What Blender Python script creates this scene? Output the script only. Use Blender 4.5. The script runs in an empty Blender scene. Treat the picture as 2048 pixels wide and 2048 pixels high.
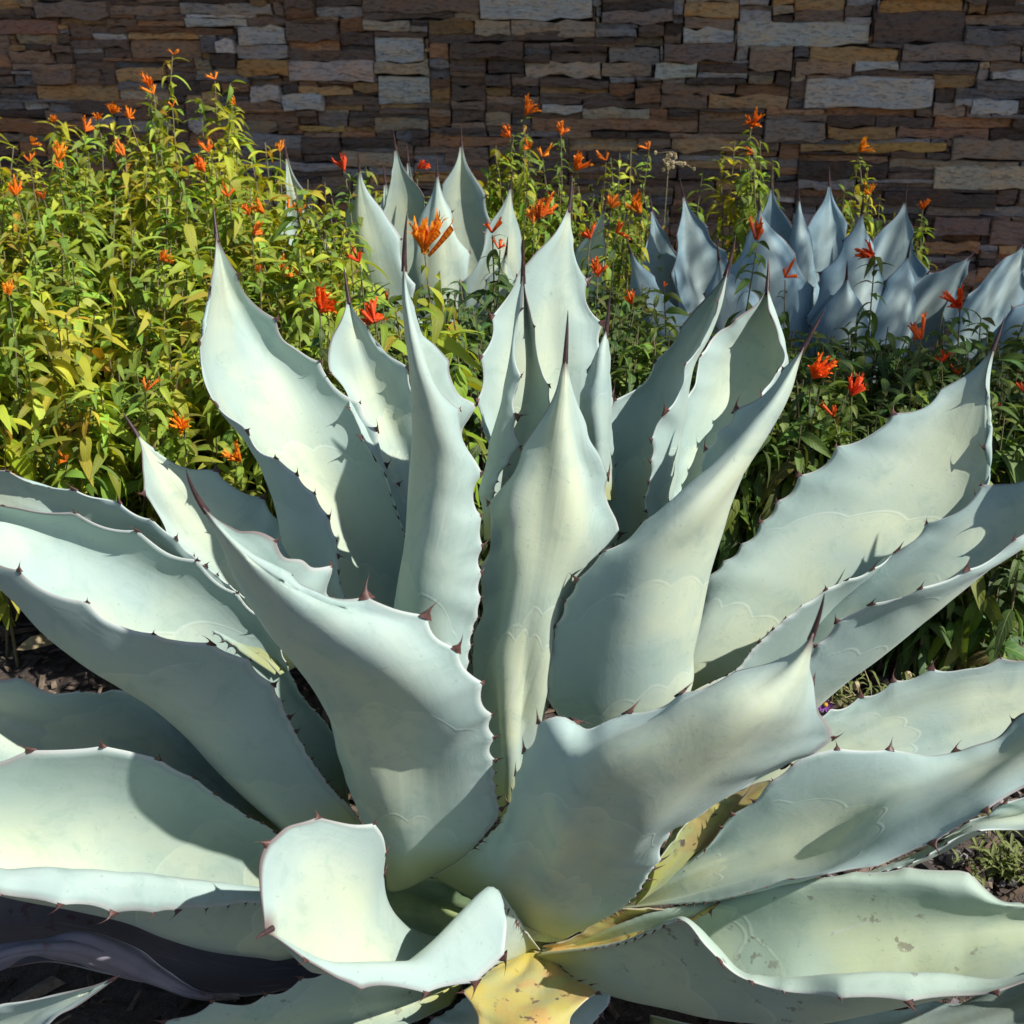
import bpy, bmesh, math, random
import numpy as np
from mathutils import Vector, Matrix

# ------------------------------------------------------------------ camera, sky, sun, exposure
SC = bpy.context.scene
COL = SC.collection
CAM_H, PITCH, FOV = 1.40, math.radians(24.0), math.radians(50.0)
cam = bpy.data.cameras.new('camera'); cam_o = bpy.data.objects.new('camera', cam); COL.objects.link(cam_o)
cam_o.location = (0, 0, CAM_H); cam_o.rotation_euler = (math.pi/2 - PITCH, 0, 0)
cam.sensor_fit = 'HORIZONTAL'; cam.angle = FOV; cam.clip_start = 0.02; cam.clip_end = 500
cam.dof.use_dof = True; cam.dof.focus_distance = 1.75; cam.dof.aperture_fstop = 9.0
SC.camera = cam_o
SUN_EL, SUN_AZ = math.radians(46), math.radians(25)          # azimuth: from +X a little towards the camera
sdir = Vector((math.cos(SUN_EL)*math.cos(SUN_AZ), -math.cos(SUN_EL)*math.sin(SUN_AZ), math.sin(SUN_EL)))
W = bpy.data.worlds.new('World'); SC.world = W; W.use_nodes = True
nt = W.node_tree; bg = nt.nodes['Background']
sky = nt.nodes.new('ShaderNodeTexSky'); sky.sky_type = 'NISHITA'; sky.sun_disc = False
sky.sun_elevation = SUN_EL; sky.sun_rotation = math.pi/2 + SUN_AZ
nt.links.new(sky.outputs[0], bg.inputs[0]); bg.inputs[1].default_value = 0.078
sun = bpy.data.lights.new('sun', 'SUN'); sun.energy = 4.7; sun.angle = math.radians(0.53); sun.color = (1, .955, .885)
sun_o = bpy.data.objects.new('sun', sun); COL.objects.link(sun_o); sun_o.location = (6, 0, 8)
sun_o.rotation_euler = (-sdir).to_track_quat('-Z', 'Y').to_euler()
SC.view_settings.view_transform = 'Standard'; SC.view_settings.look = 'None'
SC.view_settings.exposure = 0.45; SC.view_settings.gamma = 1.0
SC.render.engine = 'CYCLES'
SC.cycles.max_bounces = 6; SC.cycles.diffuse_bounces = 4; SC.cycles.glossy_bounces = 2; SC.cycles.transmission_bounces = 3

rnd = random.Random(7)
nprng = np.random.default_rng(7)

# survey helper: sight line of a surveyed point (photo co-ordinates) + its distance Y on the ground -> world point
FPX = 1024 / math.tan(FOV/2)
cp, sp = math.cos(PITCH), math.sin(PITCH)
def P(x, y, Y):
    a = (x-1024)/FPX; b = -(y-1024)/FPX
    d = np.array([a, cp + b*sp, -sp + b*cp])
    return np.array([0, 0, CAM_H]) + d*(Y/d[1])

# ------------------------------------------------------------------ materials
def new_mat(name):
    m = bpy.data.materials.new(name); m.use_nodes = True
    nt = m.node_tree; nt.nodes.clear()
    out = nt.nodes.new('ShaderNodeOutputMaterial'); b = nt.nodes.new('ShaderNodeBsdfPrincipled')
    nt.links.new(b.outputs[0], out.inputs[0])
    return m, nt, b, out
class N:
    """tiny node helper"""
    def __init__(s, nt): s.nt = nt
    def mk(s, t, **kw):
        n = s.nt.nodes.new(t)
        for k, v in kw.items(): setattr(n, k, v)
        return n
    def put(s, sock, v):
        if isinstance(v, bpy.types.NodeSocket): s.nt.links.new(v, sock)
        else: sock.default_value = v
    def math(s, op, a, b=0.0, c=None, clamp=False):
        n = s.mk('ShaderNodeMath', operation=op); n.use_clamp = clamp
        s.put(n.inputs[0], a); s.put(n.inputs[1], b)
        if c is not None: s.put(n.inputs[2], c)
        return n.outputs[0]
    def ss(s, v, a, b, lo=0.0, hi=1.0):
        n = s.mk('ShaderNodeMapRange', interpolation_type='SMOOTHSTEP')
        s.put(n.inputs[0], v); n.inputs[1].default_value = a; n.inputs[2].default_value = b
        n.inputs[3].default_value = lo; n.inputs[4].default_value = hi
        return n.outputs[0]
    def mix(s, f, a, b, mode='MIX'):
        n = s.mk('ShaderNodeMix', data_type='RGBA', blend_type=mode)
        s.put(n.inputs[0], f); s.put(n.inputs[6], a); s.put(n.inputs[7], b)
        return n.outputs[2]
    def noise(s, vec, scale, detail=3, rough=.5, out=0, dist=0.0):
        n = s.mk('ShaderNodeTexNoise'); n.inputs['Scale'].default_value = scale
        n.inputs['Detail'].default_value = detail; n.inputs['Roughness'].default_value = rough
        n.inputs['Distortion'].default_value = dist
        if vec is not None: s.nt.links.new(vec, n.inputs['Vector'])
        return n.outputs[out]
    def bump(s, h, strength, dist, normal=None):
        n = s.mk('ShaderNodeBump'); n.inputs['Strength'].default_value = strength; n.inputs['Distance'].default_value = dist
        s.nt.links.new(h, n.inputs['Height'])
        if normal is not None: s.nt.links.new(normal, n.inputs['Normal'])
        return n.outputs[0]
def C(r, g, b): return (r, g, b, 1)

def agave_material(name, c_blue, c_pale, c_base, yellow=0.0, spots=0.0, imprint=1.0):
    m, nt, b, out = new_mat(name); n = N(nt)
    uv = n.mk('ShaderNodeUVMap'); uv.uv_map = 'UVMap'
    sep = n.mk('ShaderNodeSeparateXYZ'); nt.links.new(uv.outputs[0], sep.inputs[0]); u, v = sep.outputs[0], sep.outputs[1]
    oi = n.mk('ShaderNodeObjectInfo'); rn = oi.outputs['Random']
    tc = n.mk('ShaderNodeTexCoord'); geo = n.mk('ShaderNodeNewGeometry'); pos = geo.outputs['Position']
    e = n.math('ABSOLUTE', n.math('SUBTRACT', n.math('MULTIPLY', u, 2.0), 1.0))        # 0 mid, 1 margin
    big = n.noise(pos, 5.0, 3, .55)
    # streaks along the leaf
    cmb = n.mk('ShaderNodeCombineXYZ'); n.put(cmb.inputs[0], n.math('MULTIPLY', u, 14.0)); n.put(cmb.inputs[1], n.math('MULTIPLY', v, 2.0)); n.put(cmb.inputs[2], n.math('MULTIPLY', rn, 40.0))
    streak = n.noise(cmb.outputs[0], 1.0, 4, .6)
    centre = n.ss(e, 0.15, 0.95, 1.0, 0.0)
    f = n.math('MULTIPLY', centre, n.ss(big, .28, .60), clamp=True)
    col = n.mix(f, C(*c_blue), C(*c_pale))
    col = n.mix(n.math('MULTIPLY', n.ss(streak, .35, .75), .16), col, C(c_blue[0]*.86, c_blue[1]*.93, c_blue[2]*1.02))
    # powdery bloom rubbed thin in patches
    rub = n.noise(pos, 17.0, 6, .68, dist=.6)
    col = n.mix(n.math('MULTIPLY', n.ss(rub, .48, .72), .42), col, C(c_blue[0]*.62, c_blue[1]*.74, c_blue[2]*.70))
    # rubbed, dusty streaks
    cm2 = n.mk('ShaderNodeCombineXYZ'); n.put(cm2.inputs[0], n.math('MULTIPLY', n.math('ADD', u, n.math('MULTIPLY', v, .35)), 60.0)); n.put(cm2.inputs[1], n.math('MULTIPLY', v, 5.0)); n.put(cm2.inputs[2], n.math('MULTIPLY', rn, 90.0))
    ab = n.math('MULTIPLY', n.ss(n.noise(cm2.outputs[0], 1.0, 3, .6), .56, .72), n.ss(big, .46, .62))
    col = n.mix(n.math('MULTIPLY', ab, .35), col, C(.50, .50, .53))
    # yellow-green toward the base
    vb = n.math('ADD', v, n.math('MULTIPLY', n.math('SUBTRACT', big, .5), .12))
    col = n.mix(n.ss(vb, .03, .16, .8, 0), col, C(*c_base))
    # bud print: a scalloped line pressed in by the neighbouring leaf
    hts = None
    if imprint > 0:
        for k, (v0, amp, fr) in enumerate(((.34, .10, 8.5), (.56, .16, 6.0))):
            off = n.math('MULTIPLY', n.math('SUBTRACT', n.math('FRACT', n.math('MULTIPLY', rn, 7.3 + 5*k)), .5), .25)
            q = n.math('SUBTRACT', u, .42 + .16*k)
            curve = n.math('MULTIPLY', n.math('MULTIPLY', q, q), -amp*5)
            wob = n.math('MULTIPLY', n.math('ABSOLUTE', n.math('SINE', n.math('MULTIPLY', n.math('ADD', u, off), fr*3.14159))), .020)
            line = n.math('ADD', n.math('ADD', curve, wob), n.math('ADD', off, v0))
            d = n.math('ABSOLUTE', n.math('SUBTRACT', v, line))
            g = n.math('MULTIPLY', n.ss(d, .0005, .0055, 1, 0), n.math('MULTIPLY', n.ss(e, .75, .97, 1, 0), n.ss(n.noise(cmb.outputs[0], .30, 1), .38, .50)))
            hts = g if hts is None else n.math('MAXIMUM', hts, g)
            sd = n.math('SUBTRACT', v, line); band = n.math('MULTIPLY', n.math('MULTIPLY', n.ss(sd, .0, .004), n.ss(sd, .01, .17, 1, 0)), n.ss(e, .75, .97, 1, 0))
            col = n.mix(n.math('MULTIPLY', band, .30*imprint), col, C(c_blue[0]*.72, c_blue[1]*.80, c_blue[2]*.80))
        col = n.mix(n.math('MULTIPLY', hts, .14*imprint), col, C(.62, .70, .66))
    if yellow > 0:
        yn = n.noise(pos, 9.0, 4, .6)
        col = n.mix(n.math('MULTIPLY', n.ss(yn, .30, .62), yellow), col, C(.50, .37, .045))
        yo = n.noise(pos, 13.0, 5, .65)
        col = n.mix(n.math('MULTIPLY', n.ss(yo, .46, .62), yellow*.85), col, C(.48, .23, .09))
    if spots > 0:
        sp_ = n.noise(pos, 55.0, 3, .6); sm = n.noise(pos, 8.0, 2, .5)
        col = n.mix(n.math('MULTIPLY', n.math('MULTIPLY', n.ss(sp_, .60, .66), n.ss(sm, .50, .58)), spots), col, C(.10, .055, .05))
    fleck = n.noise(pos, 160.0, 2, .5)
    col = n.mix(n.math('MULTIPLY', n.ss(fleck, .68, .74), .35), col, C(c_blue[0]*.55, c_blue[1]*.58, c_blue[2]*.52))
    # pale horny margin, brown toward the tip
    col = n.mix(n.math('MULTIPLY', n.ss(e, .965, .99), .45), col, C(.62, .60, .58))
    tipb = n.math('MULTIPLY', n.ss(e, .93, .985), n.ss(v, .62, .92))
    col = n.mix(n.math('MULTIPLY', tipb, .8), col, C(.10, .045, .045))
    col = n.mix(n.ss(v, .955, .995, 0, .9), col, C(.13, .075, .07))
    # object tint
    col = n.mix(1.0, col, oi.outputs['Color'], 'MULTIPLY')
    nt.links.new(col, b.inputs['Base Color'])
    b.inputs['Roughness'].default_value = .66
    b.inputs['Specular IOR Level'].default_value = .20
    b.inputs['Sheen Weight'].default_value = .12; b.inputs['Sheen Roughness'].default_value = .5
    b.inputs['Sheen Tint'].default_value = C(.85, .92, 1)
    h1 = n.math('MULTIPLY', n.noise(cmb.outputs[0], 1.6, 3, .5), 1.0)
    nb = n.bump(n.math('ADD', n.math('MULTIPLY', h1, .35), n.math('MULTIPLY', rub, .6)), .24, .006)
    if hts is not None: nb = n.bump(hts, .14*imprint, .002, nb)
    nt.links.new(nb, b.inputs['Normal'])
    return m
M_AG = agave_material('agave_skin', (.335, .437, .408), (.495, .548, .388), (.34, .36, .12))
M_AGB = agave_material('agave_skin_blue', (.235, .365, .43), (.42, .52, .49), (.30, .36, .16), imprint=.5)
M_YEL = agave_material('agave_skin_ageing', (.36, .37, .17), (.43, .36, .13), (.40, .38, .07), yellow=.62, spots=.9, imprint=0)
M_DRY = agave_material('agave_skin_withered', (.11, .10, .115), (.15, .13, .135), (.14, .11, .08), spots=.7, imprint=0)
M_SPOT = agave_material('agave_skin_spotted', (.34, .43, .36), (.45, .51, .33), (.42, .40, .08), spots=.55)

def simple_mat(name, c, rough=.6, bumps=0, nscale=40, var=.35, c2=None, spec=.35):
    m, nt, b, out = new_mat(name); n = N(nt)
    geo = n.mk('ShaderNodeNewGeometry'); pos = geo.outputs['Position']
    f = n.noise(pos, nscale, 4, .6)
    c2 = c2 or tuple(x*(1-var) for x in c)
    nt.links.new(n.mix(n.ss(f, .3, .7), C(*c), C(*c2)), b.inputs['Base Color'])
    b.inputs['Roughness'].default_value = rough; b.inputs['Specular IOR Level'].default_value = spec
    if bumps: nt.links.new(n.bump(f, bumps, .004), b.inputs['Normal'])
    return m
M_SPINE = simple_mat('spine_horn', (.070, .034, .034), .42, .1, 120, c2=(.032, .02, .022))
M_TOOTH = simple_mat('tooth_horn', (.12, .05, .04), .45, 0, 160, c2=(.04, .024, .024))
M_STEM = simple_mat('agave_stem', (.10, .12, .035), .75, .6, 30, c2=(.055, .055, .03))
M_TWIG = simple_mat('shrub_twig', (.20, .15, .09), .8, .5, 60, c2=(.13, .14, .06))
M_BARK = simple_mat('tree_bark', (.16, .12, .09), .9, .8, 25)

def foliage_mat(name, c, ct, rough=.55, trans=.35):
    m, nt, b, out = new_mat(name); n = N(nt)
    at = n.mk('ShaderNodeAttribute'); at.attribute_name = 'tint'
    oi = n.mk('ShaderNodeObjectInfo')
    uv = n.mk('ShaderNodeUVMap'); uv.uv_map = 'UVMap'
    sep = n.mk('ShaderNodeSeparateXYZ'); nt.links.new(uv.outputs[0], sep.inputs[0]); u, v = sep.outputs[0], sep.outputs[1]
    e = n.math('ABSOLUTE', n.math('SUBTRACT', n.math('MULTIPLY', u, 2.0), 1.0))
    col = n.mix(1.0, C(*c), at.outputs['Color'], 'MULTIPLY'); col = n.mix(1.0, col, oi.outputs['Color'], 'MULTIPLY')
    vein = n.ss(e, .02, .10, 1, 0)
    side = n.math('SINE', n.math('ADD', n.math('MULTIPLY', v, 50.0), n.math('MULTIPLY', e, -11.0)))
    col = n.mix(n.math('MULTIPLY', vein, .40), col, C(.42, .44, .20))
    col = n.mix(n.math('MULTIPLY', n.ss(side, .80, 1.0), .14), col, C(.40, .42, .16))
    nt.links.new(col, b.inputs['Base Color']); b.inputs['Roughness'].default_value = rough
    b.inputs['Specular IOR Level'].default_value = .28
    nt.links.new(n.bump(n.math('ADD', n.math('MULTIPLY', side, .5), n.math('MULTIPLY', vein, -1.5)), .35, .0008), b.inputs['Normal'])
    tr = n.mk('ShaderNodeBsdfTranslucent')
    nt.links.new(n.mix(1.0, col, C(*ct), 'MULTIPLY'), tr.inputs[0])
    mx = n.mk('ShaderNodeMixShader'); mx.inputs[0].default_value = trans
    nt.links.new(b.outputs[0], mx.inputs[1]); nt.links.new(tr.outputs[0], mx.inputs[2]); nt.links.new(mx.outputs[0], out.inputs[0])
    return m
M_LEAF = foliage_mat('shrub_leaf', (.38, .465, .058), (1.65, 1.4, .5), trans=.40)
M_LEAF_SHADE_DARK = foliage_mat('shrub_leaf_shade_dark', (.10, .165, .042), (1.6, 1.6, .8), trans=.25)  # darker leaf copy: the shade on the shaded shrubs is in this colour
M_PETAL = foliage_mat('petal_orange', (.88, .20, .015), (1.1, 1.0, 1.0), .5, .3)
M_TREEL = foliage_mat('tree_leaf', (.07, .11, .03), (1.5, 1.6, .8))
M_WEED = foliage_mat('weed_green', (.20, .24, .08), (1.5, 1.5, .8))
M_STRAW = simple_mat('straw', (.42, .34, .20), .8, 0, 90)
M_PURPLE = simple_mat('daisy_purple', (.30, .10, .42), .6, 0, 90)
M_GOLD = simple_mat('daisy_gold', (.62, .36, .04), .7, 0, 90)

# stone wall
def stone_mat():
    m, nt, b, out = new_mat('ledge_stone'); n = N(nt)
    tc = n.mk('ShaderNodeTexCoord'); geo = n.mk('ShaderNodeNewGeometry'); pos = geo.outputs['Position']
    at = n.mk('ShaderNodeAttribute'); at.attribute_name = 'tint'; oi = n.mk('ShaderNodeObjectInfo')
    mp = n.mk('ShaderNodeMapping'); mp.inputs['Scale'].default_value = (1, 1, 3.2); nt.links.new(pos, mp.inputs[0])
    a = n.noise(mp.outputs[0], 9, 5, .62); bb = n.noise(mp.outputs[0], 34, 5, .65); c = n.noise(pos, 150, 3, .6)
    col = n.mix(1.0, at.outputs['Color'], oi.outputs['Color'], 'MULTIPLY')
    dark = n.mix(1.0, col, C(.42, .36, .36), 'MULTIPLY'); warm = n.mix(1.0, col, C(1.22, 1.0, .80), 'MULTIPLY')
    col2 = n.mix(n.ss(a, .40, .66), col, warm); col2 = n.mix(n.ss(bb, .48, .68, 0, .75), col2, dark)
    col2 = n.mix(n.ss(c, .60, .72, 0, .35), col2, C(.36, .33, .31))
    lich = n.noise(pos, 4.2, 6, .7)
    col2 = n.mix(n.ss(lich, .60, .70, 0, .30), col2, C(.30, .29, .29))
    nt.links.new(col2, b.inputs['Base Color']); b.inputs['Roughness'].default_value = .85; b.inputs['Specular IOR Level'].default_value = .25
    h = n.math('ADD', n.math('MULTIPLY', bb, .7), n.math('ADD', n.math('MULTIPLY', a, 1.0), n.math('MULTIPLY', c, .15)))
    nt.links.new(n.bump(h, 1.0, .026), b.inputs['Normal'])
    return m
M_STONE = stone_mat()
M_MORTAR = simple_mat('wall_backing', (.045, .038, .034), .95, .6, 30)
def soil_mat():
    m, nt, b, out = new_mat('garden_soil'); n = N(nt)
    geo = n.mk('ShaderNodeNewGeometry'); pos = geo.outputs['Position']
    a = n.noise(pos, 3, 5, .6); f = n.noise(pos, 45, 6, .7); g = n.noise(pos, 180, 3, .6)
    col = n.mix(n.ss(f, .35, .65), C(.055, .040, .032), C(.13, .10, .080)); col = n.mix(n.ss(a, .4, .65, 0, .4), col, C(.17, .13, .105))
    col = n.mix(n.ss(g, .6, .7, 0, .5), col, C(.25, .22, .2))
    nt.links.new(col, b.inputs['Base Color']); b.inputs['Roughness'].default_value = .95
    nt.links.new(n.bump(n.math('ADD', f, n.math('MULTIPLY', g, .4)), 1, .02), b.inputs['Normal'])
    return m
M_SOIL = soil_mat()
def tint_mat(name, rough=.85, scale=60):
    m, nt, b, out = new_mat(name); n = N(nt)
    at = n.mk('ShaderNodeAttribute'); at.attribute_name = 'tint'; geo = n.mk('ShaderNodeNewGeometry')
    f = n.noise(geo.outputs['Position'], scale, 4, .65)
    nt.links.new(n.mix(n.ss(f, .3, .7), at.outputs['Color'], n.mix(1.0, at.outputs['Color'], C(.5, .48, .46), 'MULTIPLY')), b.inputs['Base Color'])
    b.inputs['Roughness'].default_value = rough
    nt.links.new(n.bump(f, .6, .004), b.inputs['Normal'])
    return m
M_CHIP = tint_mat('litter')

# ------------------------------------------------------------------ object helpers
def tag(o, label=None, cat=None, group=None, kind=None):
    if label: o['label'] = label
    if cat: o['category'] = cat
    if group: o['group'] = group
    if kind: o['kind'] = kind
    return o
def empty(name, loc, label=None, cat=None, group=None):
    o = bpy.data.objects.new(name, None); COL.objects.link(o); o.location = loc; o.empty_display_size = .1
    return tag(o, label, cat, group)
def link(name, me, parent=None, mat=None, color=None):
    o = bpy.data.objects.new(name, me); COL.objects.link(o)
    if parent is not None: o.parent = parent
    if mat is not None and len(me.materials) == 0: me.materials.append(mat)
    if color is not None: o.color = (color[0], color[1], color[2], 1)
    return o
def mesh_from(name, V, F, uv=None, tint=None, smooth=True):
    """V (n,3) array, F list/array of faces; uv per vertex (n,2); tint per vertex (n,3)"""
    me = bpy.data.meshes.new(name)
    V = np.asarray(V, dtype=np.float32)
    if isinstance(F, np.ndarray):
        k = F.shape[1]; nf = len(F)
        me.vertices.add(len(V)); me.vertices.foreach_set('co', V.ravel())
        me.loops.add(nf*k); me.loops.foreach_set('vertex_index', F.astype(np.int32).ravel())
        me.polygons.add(nf); me.polygons.foreach_set('loop_start', np.arange(0, nf*k, k, dtype=np.int32))
        me.polygons.foreach_set('loop_total', np.full(nf, k, dtype=np.int32))
        me.update(calc_edges=True)
    else:
        me.from_pydata(V.tolist(), [], F)
    li = np.empty(len(me.loops), dtype=np.int32); me.loops.foreach_get('vertex_index', li)
    if uv is not None:
        l = me.uv_layers.new(name='UVMap'); l.data.foreach_set('uv', np.asarray(uv, dtype=np.float32)[li].ravel())
    if tint is not None:
        a = me.color_attributes.new('tint', 'FLOAT_COLOR', 'POINT')
        t = np.ones((len(V), 4), dtype=np.float32); t[:, :3] = tint; a.data.foreach_set('color', t.ravel())
    me.polygons.foreach_set('use_smooth', np.full(len(me.polygons), smooth, dtype=bool))
    me.validate(); me.update()
    return me

def cr_spline(pts, n, cent=.5):
    """Catmull-Rom (centripetal) through pts, then n samples equally spaced by length"""
    p = np.asarray(pts, float)
    q = np.vstack([2*p[0]-p[1], p, 2*p[-1]-p[-2]])
    out = []
    for i in range(1, len(q)-2):
        p0, p1, p2, p3 = q[i-1], q[i], q[i+1], q[i+2]
        t0 = 0.; t1 = t0 + max(np.linalg.norm(p1-p0), 1e-6)**cent; t2 = t1 + max(np.linalg.norm(p2-p1), 1e-6)**cent; t3 = t2 + max(np.linalg.norm(p3-p2), 1e-6)**cent
        t = np.linspace(t1, t2, 13)[:-1, None]
        A1 = (t1-t)/(t1-t0)*p0 + (t-t0)/(t1-t0)*p1; A2 = (t2-t)/(t2-t1)*p1 + (t-t1)/(t2-t1)*p2; A3 = (t3-t)/(t3-t2)*p2 + (t-t2)/(t3-t2)*p3
        B1 = (t2-t)/(t2-t0)*A1 + (t-t0)/(t2-t0)*A2; B2 = (t3-t)/(t3-t1)*A2 + (t-t1)/(t3-t1)*A3
        out.append((t2-t)/(t2-t1)*B1 + (t-t1)/(t2-t1)*B2)
    out.append(q[-2][None]); c = np.vstack(out)
    s = np.concatenate([[0], np.cumsum(np.linalg.norm(np.diff(c, axis=0), axis=1))])
    t = np.linspace(0, s[-1], n)
    return np.stack([np.interp(t, s, c[:, k]) for k in range(3)], 1), s[-1]

def row(pts, *Ys):
    """surveyed row of points; distances Ys spread evenly along it"""
    p = np.array(pts, float)
    s = np.concatenate([[0], np.cumsum(np.linalg.norm(np.diff(p, axis=0), axis=1))]); s /= s[-1]
    Y = np.interp(s, np.linspace(0, 1, len(Ys)), Ys)
    return [P(a, b, y) for (a, b), y in zip(p, Y)]


def across(rows3, nu):
    """rows3: (k, nv, 3) -> (nu, nv, 3) natural cubic spline across the rows, knots by mean distance"""
    k, nv, _ = rows3.shape
    d = np.linalg.norm(np.diff(rows3, axis=0), axis=2).mean(1); x = np.concatenate([[0], np.cumsum(d**.8)]); x /= x[-1]
    A = np.zeros((k, k)); B = np.zeros((k, nv*3)); y = rows3.reshape(k, -1); h = np.diff(x)
    A[0, 0] = A[-1, -1] = 1
    for i in range(1, k-1):
        A[i, i-1] = h[i-1]; A[i, i] = 2*(h[i-1]+h[i]); A[i, i+1] = h[i]
        B[i] = 6*((y[i+1]-y[i])/h[i] - (y[i]-y[i-1])/h[i-1])
    M2 = np.linalg.solve(A, B)
    # denser at the margins
    t = np.linspace(0, 1, nu); us = t*.6 + .4*(0.5 - 0.5*np.cos(np.pi*t))
    out = np.empty((nu, nv*3))
    for j, u in enumerate(us):
        i = min(np.searchsorted(x, u, side='right')-1, k-2); i = max(i, 0)
        a = (x[i+1]-u)/h[i]; b = (u-x[i])/h[i]
        out[j] = a*y[i] + b*y[i+1] + ((a**3-a)*M2[i] + (b**3-b)*M2[i+1])*h[i]**2/6
    return out.reshape(nu, nv, 3), us

def make_tooth_mesh(hook):
    V = []; F = []; R = 7; K = 5
    for i in range(K):
        t = i/(K-1); r = (1-t)**1.15
        cx = hook*t*t; cz = t
        for j in range(R):
            a = 2*math.pi*j/R
            V.append((cx + (.10*r + .34*r**6)*math.cos(a), .10*r*math.sin(a), cz - .12*(i == 0)))
    V.append((hook*1.05, 0, 1.05))
    for i in range(K-1):
        for j in range(R): F.append((i*R+j, i*R+(j+1) % R, (i+1)*R+(j+1) % R, (i+1)*R+j))
    for j in range(R): F.append(((K-1)*R+j, (K-1)*R+(j+1) % R, len(V)-1))
    me = mesh_from('tooth', np.array(V), F); me.materials.append(M_TOOTH); return me
TEETH = [make_tooth_mesh(.35), make_tooth_mesh(.75), make_tooth_mesh(-.35), make_tooth_mesh(.1)]

def agave_leaf(root, rows, mat=None, teeth=(1, 1), nu=23, nv=130, spine=.05, wob=.004, thick=.008, color=(1, 1, 1),
               tooth=.013, scall=.19, seed=0, label=None, name='leaf', pitch=1.0, waves=1.0, simple=False):
    """one thick agave leaf lofted through surveyed rows (margin -> keel -> margin, base -> tip)"""
    r_ = np.random.default_rng(1000+seed)
    res = [cr_spline(r, 400) for r in rows]
    Lm = float(np.mean([b for _, b in res])); vmax = 1 - (spine/Lm if spine else 0)
    idx = np.linspace(0, 399*vmax, nv)
    R3 = np.stack([np.stack([np.interp(idx, np.arange(400), a[:, k]) for k in range(3)], 1) for a, _ in res])
    S, us = across(R3, nu)                                   # (nu, nv, 3)
    v = np.linspace(0, 1, nv)
    # contraction to the spine
    cen = S.mean(0); hw = np.linalg.norm(S - cen[None], axis=2).max(0)
    if spine:
        k = np.clip((v-.86)/.14, 0, 1)**1.6; tgt = np.minimum(1, .0036/np.maximum(hw, 1e-4))
        S = cen[None] + (S-cen[None])*(1-k*(1-tgt))[None, :, None]
    # scallops between the teeth
    spots = []
    for side in (0, 1):
        e = S[0] if side == 0 else S[-1]
        s = np.concatenate([[0], np.cumsum(np.linalg.norm(np.diff(e, axis=0), axis=1))]); L = s[-1]
        pos = [L*.10 + r_.uniform(0, .01)]
        while True:
            f = pos[-1]/L; sp_ = pitch*(.013 + .066*min(1, max(0, (f-.12)/.5))**1.2)*r_.uniform(.75, 1.3)
            if pos[-1] + sp_ > L*.93: break
            pos.append(pos[-1]+sp_)
        pos = np.array(pos); spots.append((side, pos, s, e))
        if not teeth[side]: continue
        d = np.zeros(nv)
        for a, b in zip(pos[:-1], pos[1:]):
            m = (s >= a) & (s < b); t = (s[m]-a)/(b-a); d[m] = scall*(b-a)*np.sin(np.pi*t)**.8
        w = np.linalg.norm(S[-1]-S[0], axis=1)
        o = (us if side == 0 else 1-us)
        wt = np.clip(1 - o/.22, 0, 1)**1.5
        inner = S[nu//4] if side == 0 else S[-1-nu//4]
        dirn = inner - (S[0] if side == 0 else S[-1]); dirn /= np.maximum(np.linalg.norm(dirn, axis=1, keepdims=True), 1e-5)
        S = S + wt[:, None, None]*dirn[None]*d[None, :, None]
    # normals, undulation, thickness
    def normals(S):
        du = np.gradient(S, axis=0); dv = np.gradient(S, axis=1); n = np.cross(du, dv)
        return n/np.maximum(np.linalg.norm(n, axis=2, keepdims=True), 1e-9)
    n = normals(S)
    U, Vv = np.meshgrid(us, v, indexing='ij')
    und = np.zeros_like(U)
    for _ in range(5):
        a, b = r_.uniform(1.5, 7), r_.uniform(1, 5); und += r_.uniform(.4, 1)*np.sin(2*np.pi*(a*U*.5 + b*Vv*.6 + r_.uniform()))
    for _ in range(5):                                        # soft pleats that run to the margin
        c0 = r_.uniform(.25, .8); und += 2.0*np.exp(-((Vv-c0-.25*(U-.5))/.03)**2)*np.clip(abs(2*U-1)-.3, 0, 1)*r_.choice([-1, 1])
    und *= wob*waves*np.clip(Vv/.2, 0, 1)*np.clip((1-Vv)/.2, 0, 1)*.45
    S = S + n*und[:, :, None]; n = normals(S)
    T = (thick*(1-np.abs(2*U-1)**1.3)*(1.25-.8*Vv) + .0015)*np.clip((1.02-Vv)/.1, .25, 1)
    top = S + n*T[:, :, None]*.5; bot = S - n*T[:, :, None]*.5
    org = np.array(root.location)
    G = nu*nv
    Vt = np.vstack([top.reshape(-1, 3), bot.reshape(-1, 3)]) - org
    i, j = np.meshgrid(np.arange(nu-1), np.arange(nv-1), indexing='ij'); a = (i*nv+j).ravel(); b = ((i+1)*nv+j).ravel()
    F = [np.stack([a, b, b+1, a+1], 1), np.stack([a+1, b+1, b, a], 1)+G]
    F[1] = np.stack([a+1+G, b+1+G, b+G, a+G], 1)
    jj = np.arange(nv-1)
    F.append(np.stack([jj, jj+1, jj+1+G, jj+G], 1)); o = (nu-1)*nv
    F.append(np.stack([o+jj+1, o+jj, o+jj+G, o+jj+1+G], 1))
    ii = np.arange(nu-1)*nv
    F.append(np.stack([ii+nv, ii, ii+G, ii+nv+G], 1)); F.append(np.stack([ii+nv-1, ii+2*nv-1, ii+2*nv-1+G, ii+nv-1+G], 1))
    uv = np.stack([U.ravel(), Vv.ravel()], 1); uv = np.vstack([uv, uv])
    me = mesh_from('leaf', Vt, np.vstack(F), uv=uv)
    lf = link(name, me, root, mat or M_AG, color)
    if label: lf['label'] = label
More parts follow.
